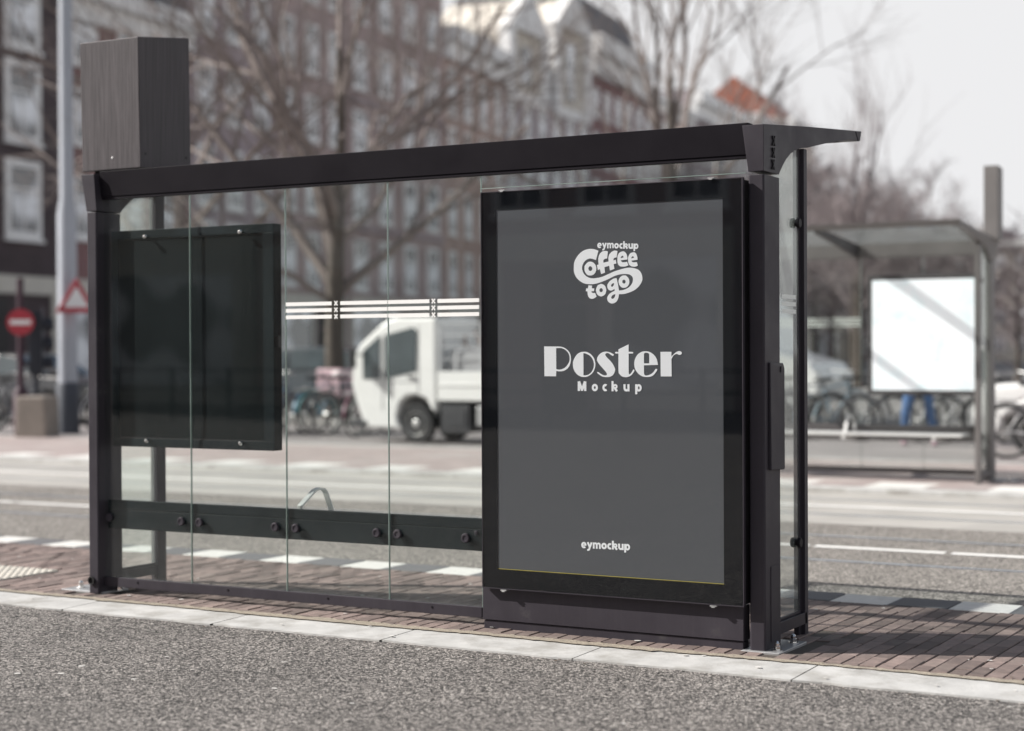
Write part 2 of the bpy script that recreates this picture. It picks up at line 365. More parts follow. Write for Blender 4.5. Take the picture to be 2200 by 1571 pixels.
# brick paving of the tram stop: real bricks, long side along y, one header row on the kerb
b = MB()
def brick(b, x0, x1, y0, y1, dz=0, tl=(0, 0)):
    c = .003; z = dz+.018*(1-max(0, y0)/1.745); h = []
    def zz(x, y): return z+tl[0]*(x-(x0+x1)/2)+tl[1]*(y-(y0+y1)/2)
    o = [(x0,y0),(x1,y0),(x1,y1),(x0,y1)]; i = [(x0+c,y0+c),(x1-c,y0+c),(x1-c,y1-c),(x0+c,y1-c)]
    vs_ = [(q[0],q[1],-.05) for q in o]+[(q[0],q[1],zz(*q)-c) for q in o]+[(q[0],q[1],zz(*q)) for q in i]
    fs_ = [(8,9,10,11)]
    for k in range(4): fs_ += [(k,(k+1)%4,4+(k+1)%4,4+k),(4+k,4+(k+1)%4,8+(k+1)%4,8+k)]
    b.add(vs_, fs_)
x = -9.0
while x < 6.5:
    brick(b, x+.002, x+.205, -.140, -.076, rnd.uniform(-.004, .001), (rnd.uniform(-.01, .01), rnd.uniform(-.03, .03))); x += .212
x = -9.0; k = 0
while x < 6.5:
    y = -.071 + (0 if k % 2 else -.106) + rnd.uniform(-.008, .008)
    while y < 1.72:
        y0, y1 = max(y, -.070), min(y+.204, 1.735); y += .212
        if y1-y0 < .03: continue
        mid = ((y0+y1)/2)
        if 1.30 < x < 1.50 and .50 < mid < .74 and k % 3: continue          # lifted bricks round the feet
        if 1.20 < x < 1.43 and 0 < mid < .40: continue
        if -2.86 < x < -2.50 and 0 < mid < .30: continue
        if -6.48 < x < -3.54 and .04 < mid < .65: continue
        brick(b, x+.002, x+.0725, y0, y1, rnd.uniform(-.0035, .0012), (rnd.uniform(-.025, .025), rnd.uniform(-.010, .010)))
    x += .0755; k += 1
struct('brick_paving', b, BRICK)
b = MB(); b.add([(-14,-.15,.0115),(12,-.15,.0115),(12,1.75,-.0065),(-14,1.75,-.0065)], [(0,1,2,3)]); struct('paving_bed', b, SOIL)
# checkered edge tiles
TW, TX, TY, TD = .3204, -3.447, 1.745, .300
for par, m, nm in ((0, TILEW, 'white_edge_tiles'), (1, TILEG, 'grey_edge_tiles')):
    b = MB()
    for i in range(-18, 26):
        if i % 2 != par: continue
        x = TX+i*TW; b.box(x+.004, x+TW-.004, TY, TY+TD, -.20, .001+rnd.uniform(-.002, .002))
    struct(nm, b, m, bevel=.004)
b = MB(); b.box(-14, 14, 1.738, 1.742, -.2, -.004); struct('tile_bed', b, SOIL)
# tactile slabs with studs at the left end
b = MB()
for i in range(10):
    for j in range(2):
        b.box(-3.475-(i+1)*.3+.003, -3.475-i*.3-.003, .05+j*.3, .05+(j+1)*.3-.006, -.05, .021)
for i in range(60):
    for j in range(10):
        b.lathe([(.0165, 0), (.0150, .004), (.009, .0065)], (-3.505-i*.05, .078+j*.06, .0208), (0, 0, 1), 8)
struct('tactile_paving', b, TACT)
# trodden gum, grit and small leaves
b = MB(); rg = random.Random(77)
def blot(x, y, r, z):
    n = 9; a0 = rg.random()*6; b.add([(x+r*rg.uniform(.7, 1.2)*math.cos(a0+6.283*k/n), y+r*.8*rg.uniform(.7, 1.2)*math.sin(a0+6.283*k/n), z) for k in range(n)], [tuple(range(n))])
for k in range(70):
    y = rg.uniform(.0, 1.7); blot(rg.uniform(-6, 4), y, rg.uniform(.006, .017), .018*(1-y/1.745)+.0035)
for k in range(16): blot(rg.uniform(-4, 4), rg.uniform(-.45, -.18), rg.uniform(.006, .016), .0215)
for k in range(34): blot(rg.uniform(-4, 4.5), rg.uniform(-2.2, -.55), rg.uniform(.006, .020), .0062)
struct('gum_spots', b, mat('trodden gum', (.60, .58, .55), .8, 0, .2, 9))
b = MB()
for k in range(170):
    y = rg.choice([rg.uniform(-.16, -.10), rg.uniform(-.16, .03), rg.uniform(-.55, -.47), rg.uniform(-.1, 1.7)]); blot(rg.uniform(-5, 4), y, rg.uniform(.003, .009), (.018*(1-max(y, 0)/1.745)+.004) if y > -.145 else (.0245 if y > -.46 else .0075))
struct('leaf_grit', b, mat('brown grit', (.10, .07, .045), .9, 0, .5, 9))
# tram tracks
ZR = -.05
b = MB(); b.add([(-90,2.047,ZR),(90,2.047,ZR),(90,6.1,ZR),(-90,6.1,ZR)], [(0,1,2,3)]); struct('tram_lane', b, ASPH2)
b = MB(); b.add([(-90,6.1,ZR+.001),(90,6.1,ZR+.001),(90,9.0,ZR+.001),(-90,9.0,ZR+.001)], [(0,1,2,3)]); struct('track_concrete', b, CONC)
for nm, m, dy, w, dz in (('tram_rails', RAIL, 0, .052, .004), ('rail_grooves', GROOVE, .044, .014, .0035)):
    b = MB()
    for y in (3.79, 5.23, 6.83, 8.27):
        s_ = 1 if y in (3.79, 6.83) else -1
        y0 = y+s_*dy-w/2; b.add([(-90,y0,ZR+dz),(90,y0,ZR+dz),(90,y0+w,ZR+dz),(-90,y0+w,ZR+dz)], [(0,1,2,3)])
    struct(nm, b, m)
b = MB(); x = -40.0
while x < 30:
    b.add([(x,4.49,ZR+.004),(x+.93,4.49,ZR+.004),(x+.93,4.60,ZR+.004),(x,4.60,ZR+.004)], [(0,1,2,3)]); x += .975
b.add([(-90,7.50,ZR+.005),(90,7.50,ZR+.005),(90,7.62,ZR+.005),(-90,7.62,ZR+.005)], [(0,1,2,3)])
struct('road_markings', b, PAINT)
b = MB(); b.box(-90, 90, 9.0, 9.28, -.3, -.004); struct('far_kerb', b, KERB, bevel=.01)
for par, m, nm in ((0, TILEW, 'far_white_tiles'), (1, PAVE, 'far_pink_tiles')):
    b = MB()
    for i in range(-60, 50):
        if i % 2 == par: b.box(i*.6, i*.6+.594, 9.284, 9.88, -.3, -.002)
    struct(nm, b, m)
b = MB(); b.box(-90, 90, 9.884, 13.2, -.3, -.006); struct('far_platform', b, PAVE)
b = MB(); b.box(-90, 90, 13.2, 13.42, -.3, .0); struct('far_platform_kerb', b, KERB)
b = MB(); b.add([(-120,13.42,-.05),(120,13.42,-.05),(120,19.4,-.05),(-120,19.4,-.05)], [(0,1,2,3)]); struct('street', b, ROADG)
b = MB(); b.box(-200, 200, 19.4, 400, -.29, .02); struct('far_pavement', b, LAND)

# ------------------------------------------------------------------ the bus shelter
sh = empty('bus_shelter'); tag(sh, 'dark anthracite tram stop shelter with glass back wall, in front, beside the white kerb', 'shelter', 'tram stop shelters')
GL = [(-2.599, -1.956), (-1.952, -1.318), (-1.314, -.680), (-.676, -.137)]
# posts
def post(x0, x1, zt):
    b = MB(); b.prism([(x0+.006,.035),(x1-.006,.035),(x1,.041),(x1,.225),(x0,.225),(x0,.041)], 'z', .012, zt); return b
post(-2.645, -2.572, 2.127).build('post', ANTH, sh, bevel=.003)
post(1.267, 1.341, 2.117).build('post', ANTH, sh, bevel=.003)
# roof arms with flared brackets
top = [(.035,2.337),(.62,2.391),(1.235,2.442),(1.30,2.447)]
bot = [(1.345,2.400),(1.20,2.392),(.90,2.345),(.603,2.291),(.52,2.280),(.44,2.264),(.375,2.240),(.315,2.208),(.272,2.176),(.243,2.150),(.225,2.132),(.035,2.132)]
def armf(lo, hi): return lambda p: lo+(hi-lo)*max(0, min(1, (p[1]-2.132)/.2))*(1 if p[0] < .24 else .35)
b = MB(); b.prism(top+bot, 'x', armf(1.267, 1.239), 1.340); b.build('roof_arm', ANTH, sh, bevel=.002)
b = MB(); b.prism(top+bot, 'x', armf(-2.645, -2.684), armf(-2.572, -2.589)); b.build('roof_arm', ANTH, sh, bevel=.002)
for x0 in (-1.30, -.02):
    b = MB(); b.prism([(.115,2.34),(1.30,2.437),(1.30,2.385),(.70,2.30),(.30,2.235),(.16,2.215),(.117,2.215)], 'x', x0, x0+.045); b.build('roof_rib', ANTHD, sh)
b = MB(); b.prism([(1.312,2.448),(1.405,2.456),(1.382,2.404),(1.358,2.401)], 'x', -2.66, 1.340); b.build('front_beam', ANTH, sh, bevel=.002)
b = MB(); b.prism([(.062,2.352),(.076,2.212),(.115,2.212),(.115,2.352)], 'x', -2.574, 1.258); b.box(-2.574, 1.258, .080, .112, 2.196, 2.2115); b.build('rear_beam', BEAM, sh, bevel=.002)
b = MB()
for xa, xb in ((-2.57, -1.302), (-1.253, -.022), (.027, 1.236)):
    b.prism([(.118,2.350),(1.31,2.452),(1.31,2.444),(.118,2.342)], 'x', xa, xb)
b.build('roof_glass', ROOFG, sh)
# three crosses on the right arm
b = MB()
for k, z in enumerate((2.275, 2.222, 2.169)):
    y = .150-.004*k
    for s_ in (-1, 1):
        d = Vector((0, .013*s_, .021)); w = Vector((0, .021, -.013*s_)).normalized()*.0035; p = Vector((1.3415, y, z))
        q = [p-d-w, p+d-w, p+d+w, p-d+w]; b.add(q+[v+Vector((.005, 0, 0)) for v in q], [(0,1,2,3),(4,7,6,5),(0,4,5,1),(1,5,6,2),(2,6,7,3),(3,7,4,0)])
b.build('three_crosses', ANTHD, sh)
# roof light box
lb = MB(); lb.add([(-2.755,.12,2.365),(-2.325,.12,2.365),(-2.325,.54,2.40),(-2.755,.54,2.40),(-2.755,.105,3.085),(-2.325,.105,3.082),(-2.325,.53,3.140),(-2.755,.53,3.143)],
     [(0,3,2,1),(4,5,6,7),(0,1,5,4),(1,2,6,5),(2,3,7,6),(3,0,4,7)], 0)
lbo = lb.build('light_box', BOXF, sh, bevel=.004)
b = MB(); b.lathe([(.007, 0), (.007, .002), (.003, .003)], (-2.53, .1195, 2.43), (0, -1, 0), 12); b.build('screw', STEEL, lbo)
for y, z in ((.16, 2.445), (.50, 2.455)): b = MB(); b.lathe([(.007, 0), (.007, .002)], (-2.325, y, z), (1, 0, 0), 12); b.build('screw', SEAL, lbo)
b = MB(); b.box(-2.70, -2.38, .16, .50, 2.30, 2.37); b.build('light_box_foot', ANTHD, sh)
# glass back wall
for x0, x1 in GL:
    b = MB(); b.box(x0, x1, .088, .096, .098, 2.205); b.build('glass_pane', GLASS, sh)
b = MB()
b.box(-.132, 1.235, .088, .096, 2.135, 2.205); b.build('glass_pane', GLASS, sh)
for xm in (-1.954, -1.316, -.678, -.134): b = MB(); b.box(xm-.0015, xm+.0015, .0865, .0975, .098, 2.195); b.build('glass_edge', GEDGE, sh)
b = MB(); b.box(-2.6025, -2.5995, .0865, .0975, .098, 2.195); b.build('glass_edge', GEDGE, sh)
b = MB(); b.box(-.132, 1.235, .0865, .0975, 2.1315, 2.1345); b.build('glass_edge', GEDGE, sh)
b = MB(); b.box(-2.599, -.135, .080, .104, .052, .104); b.build('bottom_rail', ANTH, sh, bevel=.002)
for x in (-2.33, -1.70, -1.05, -.42): b = MB(); b.lathe([(.006, 0), (.006, .002), (.002, .0025)], (x, .080, .085), (0, -1, 0), 10); b.build('rail_screw', ANTHD, sh)
# decal stripes with crosses
b = MB(); yd = .0865
segs = [(-1.312, -1.021), (-.968, -.431), (-.384, -.146)]
for k, z in enumerate((1.594, 1.5605, 1.5265)):
    for a, c in segs: b.add([(a,yd,z-.0095),(c,yd,z-.0095),(c,yd,z+.0095),(a,yd,z+.0095)], [(0,1,2,3)])
    for xc in (-.9945, -.4075):
        for s_ in (-1, 1):
            d = Vector((.0095*s_, 0, .0108)); w = Vector((.0108, 0, -.0095*s_)).normalized()*.0036; p = Vector((xc, yd-.0003*(s_+1), z))
            b.add([p-d-w, p+d-w, p+d+w, p-d+w], [(0,1,2,3)])
b.build('glass_stripes', DECAL, sh)
# side panels
for xo, sgn in ((1.330, 1), (-2.64, -1)):
    xi = xo-.045 if sgn > 0 else xo+.05
    a, c = sorted((xo, xi))
    b = MB(); b.prism([(a,.545),(a,.618),(c,.618),(c,.575),(c-.02 if sgn > 0 else c,.575),(c-.02 if sgn > 0 else c,.545)] if sgn > 0 else [(a,.54),(a,.615),(c,.615),(c,.54)], 'z', -.02, 2.284)
    b.build('back_post', ANTH, sh, bevel=.002)
    b = MB(); b.box(a, c, .227, .60 if sgn > 0 else .538, .062, .116); b.box((a+c)/2-.008, (a+c)/2+.008, .227, .545, .1165, .128); b.build('side_rail', ANTH, sh, bevel=.002)
    b = MB(); b.prism([(.228,.12),(.548,.12),(.548,2.27),(.52,2.276),(.44,2.262),(.375,2.238),(.315,2.206),(.272,2.174),(.243,2.148),(.228,2.13)], 'x', (a+c)/2-.004, (a+c)/2+.004); b.build('side_glass', SIDEG, sh)
    for z in (1.934, .449):
        b = MB(); b.lathe([(.0, -.024), (.022, -.024), (.024, -.018), (.024, -.010), (.016, -.008), (.016, .008), (.024, .010), (.024, .020), (.020, .024)], (xo-(.020 if sgn > 0 else -.02), .515, z), (1, 0, 0), 18)
        b.box((a+c)/2-.012, (a+c)/2+.012, .515, .56, z-.014, z+.014)
        b.build('glass_clamp', ANTHD, sh, smooth=True)
b = MB(); xs = 1.3035-.004
for z in (1.590, 1.5565, 1.5225):
    for a, c in ((.228, .288), (.346, .53)): b.add([(xs+.006,a,z-.0095),(xs+.006,c,z-.0095),(xs+.006,c,z+.0095),(xs+.006,a,z+.0095)], [(0,1,2,3)])
    for s_ in (-1, 1):
        d = Vector((0, .0105*s_, .012)); w = Vector((0, .012, -.0105*s_)).normalized()*.0028; p = Vector((xs+.0062+.0003*s_, .317, z))
        b.add([p-d-w, p+d-w, p+d+w, p-d+w], [(0,1,2,3)])
b.build('glass_stripes', DECAL, sh)
# bench rail, knobs, seat, armrest
b = MB(); b.box(-2.56, -.10, .101, .130, .481, .531); b.box(-2.56, -.10, .101, .130, .373, .4785); b.box(-2.56, -.10, .107, .126, .47, .49); b.build('bench_rail', CASEF, sh, bevel=.003)
for x in (-2.534, -2.019, -1.893, -1.385, -1.253, -.748, -.622, -.225):
    b = MB(); b.lathe([(.012, 0), (.012, .012), (.022, .013), (.0235, .017), (.0235, .026), (.020, .030), (.013, .030), (.011, .027)], (x, .101, .435), (0, -1, 0), 22)
    b.build('glass_fixing', ANTH, sh, smooth=True)
b = MB(); b.lathe([(.010, 0), (.012, .006), (.008, .010)], (-.175, .101, .462), (0, -1, 0), 14); b.build('screw', ANTH, sh, smooth=True)
b = MB()
for k in range(5): b.box(-2.45, -.20, .19+k*.075, .255+k*.075, .440, .462)
for x in (-2.2, -1.3, -.45): b.box(x, x+.04, .15, .55, .40, .438)
b.build('bench_seat', BRUSH, sh, bevel=.004)
b = MB(); pth = [(.135, .45), (.128, .545), (.255, .618), (.285, .625), (.335, .618), (.355, .60), (.43, .46)]
pts = pth; xa = -1.275
w_ = .030; t_ = .006; o_ = []
for i, p in enumerate(pts):
    a = Vector(pts[max(i-1, 0)]); c = Vector(pts[min(i+1, len(pts)-1)]); d = (c-a).normalized(); nn = Vector((-d.y, d.x))
    o_.append((Vector(p)+nn*t_, Vector(p)-nn*t_))
vs_ = []; fs_ = []
for A_, B_ in o_: vs_ += [(xa,A_.x,A_.y),(xa+w_,A_.x,A_.y),(xa+w_,B_.x,B_.y),(xa,B_.x,B_.y)]
for i in range(len(pts)-1):
    for j in range(4): fs_.append((i*4+j, i*4+(j+1) % 4, i*4+4+(j+1) % 4, i*4+4+j))
b.add(vs_, fs_); b.build('armrest', BRUSH, sh, bevel=.002)
# information case behind the glass
ic = MB(); X0, X1, Z0, Z1 = -2.535, -1.412, .829, 2.021
ic.box(X0, X1, .1205, .182, Z0, Z1)
gv = MB()
for a_ in ((X0+.047, X1-.067, Z1-.053, Z1-.048), (X0+.047, X1-.067, Z0+.048, Z0+.052), (X0+.047, X0+.052, Z0+.052, Z1-.053), (X1-.072, X1-.067, Z0+.052, Z1-.053)): gv.box(a_[0], a_[1], .1195, .1203, a_[2], a_[3])
ico = ic.build('information_case', CASE, sh, bevel=.003); gv.build('seal', SEAL, ico)
b = MB(); y0, y1 = .112, .119; w_ = .047
b.box(X0, X1, y0, y1, Z1-w_, Z1); b.box(X0, X1, y0, y1, Z0, Z0+w_); b.box(X0, X0+w_, y0, y1, Z0+w_, Z1-w_); b.box(X1-w_-.02, X1, y0, y1, Z0+w_, Z1-w_)
b.build('case_frame', CASEF, ico, bevel=.002)
for x, z in ((-2.264, 1.981), (-1.607, 1.981), (-2.262, .866), (-1.612, .867)):
    b = MB(); b.lathe([(.006, 0), (.006, .022), (.012, .023), (.013, .030), (.009, .038), (.003, .040)], (x, .1125, z), (0, -1, 0), 16)
    b.build('chrome_bolt', CHROME, ico, smooth=True)
b = MB(); b.box(-1.412, -1.392, .125, .155, 1.372, 1.432); b.build('case_lock', SEAL, ico, bevel=.002)
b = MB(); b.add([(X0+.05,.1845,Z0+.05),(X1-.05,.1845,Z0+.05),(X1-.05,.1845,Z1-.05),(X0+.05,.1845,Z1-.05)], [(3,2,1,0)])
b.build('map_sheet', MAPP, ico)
# intercom on the right post
b = MB(); b.prism([(.078,.815),(.240,.808),(.246,.815),(.246,1.262),(.236,1.286),(.078,1.290)], 'x', 1.3412, lambda p: 1.356 if p[1] < 1.27 else 1.352)
ip = b.build('service_panel', ANTH, sh, bevel=.003)
b = MB(); b.box(1.3545, 1.3585, .195, .201, 1.245, 1.272); b.build('slot', SEAL, ip)
b = MB(); b.prism([(.10,.05),(.205,.05),(.205,.37),(.195,.385),(.10,.385)], 'x', 1.3412, 1.344); b.build('access_plate', ANTH, sh, bevel=.001)
b = MB(); b.lathe([(.021, 0), (.023, .012), (.017, .012), (.016, .002)], (-2.622, .036, .085), (0, -1, 0), 20)
b.build('pipe_stub', SEAL, sh, smooth=True)
# feet
for x0, x1, y0, y1, bolts in ((1.235, 1.415, .010, .36, ((1.375, .085), (1.372, .300))), (-2.87, -2.56, .05, .26, ((-2.80, .135), (-2.535, .155)))):
    b = MB(); b.box(x0, x1, y0, y1, .004, .020); fp = b.build('foot_plate', STEEL, sh, bevel=.002)
    for x, y in bolts:
        b = MB(); b.lathe([(.024, 0), (.024, .003), (.010, .0032)], (x, y, .020), (0, 0, 1), 16)
        b.lathe([(.016, .003), (.016, .018), (.013, .020), (.013, .030), (.009, .038), (.003, .041)], (x, y, .020), (0, 0, 1), 6)
        b.build('anchor_bolt', CHROME, fp)

# ------------------------------------------------------------------ poster display
pdn = empty('poster_display', (.58, .05, 0)); tag(pdn, 'tall black framed poster display advertising coffee at the right end of the near shelter', 'poster display', 'poster displays of the shelters')
def P_(b, name, m, parent, **k):
    b.v = [(x-.58, y-.05, z) for x, y, z in b.v] if parent is pdn or getattr(parent, 'parent', None) is pdn else b.v
    return b.build(name, m, parent, **k)
b = MB(); b.box(-.078, 1.249, .008, .100, .219, 2.098); cas = P_(b, 'display_case', ANTHD, pdn, bevel=.002)
b = MB()
XA, XB, ZA, ZB = -.079, 1.2515, .2165, 2.1017
b.box(XA, XB, .0005, .0075, 2.018, ZB); b.box(XA, XB, .0005, .0075, ZA, .3068); b.box(XA, .0, .0005, .0075, .3068, 2.018); b.box(1.16, XB, .0005, .0075, .3068, 2.018)
P_(b, 'frame', BLACKG, pdn)
b = MB()
for a in ((XA-.003, XB+.003, ZB, ZB+.004), (XA-.003, XB+.003, ZA-.004, ZA), (XA-.004, XA, ZA, ZB), (XB, XB+.004, ZA, ZB)): b.box(a[0], a[1], -.003, .02, a[2], a[3])
P_(b, 'frame_trim', ANTH, pdn)
b = MB(); b.add([(-.001,.004,.306),(1.161,.004,.306),(1.161,.004,2.019),(-.001,.004,2.019)], [(0,1,2,3)]); pos = P_(b, 'poster', POSTER, pdn)
pos['label'] = 'dark grey poster with white coffee lettering'
b = MB(); b.add([(.0,.0036,.3068),(1.16,.0036,.3068),(1.16,.0036,.3095),(.0,.0036,.3095)], [(0,1,2,3)]); P_(b, 'paper_edge', YELLOW, pos)
b = MB(); b.add([(XA,-.0015,ZA),(XB,-.0015,ZA),(XB,-.0015,ZB),(XA,-.0015,ZB)], [(0,1,2,3)]); P_(b, 'glass_pane', PANE, pdn)
for x, z in ((.035, ZB+.004), (1.105, ZB+.004), (.035, ZA-.012), (1.11, ZA-.012)): b = MB(); b.box(x-.016, x+.016, -.006, .03, z+.001, z+.006); b.box(x-.008, x+.008, -.008, -.002, z-.004, z+.001); P_(b, 'clip', STEEL, pdn)
b = MB(); b.box(-.100, 1.240, .030, .105, .056, .212); b.box(-.096, 1.236, .036, .100, -.012, .053); P_(b, 'plinth', ANTH, pdn, bevel=.0015)
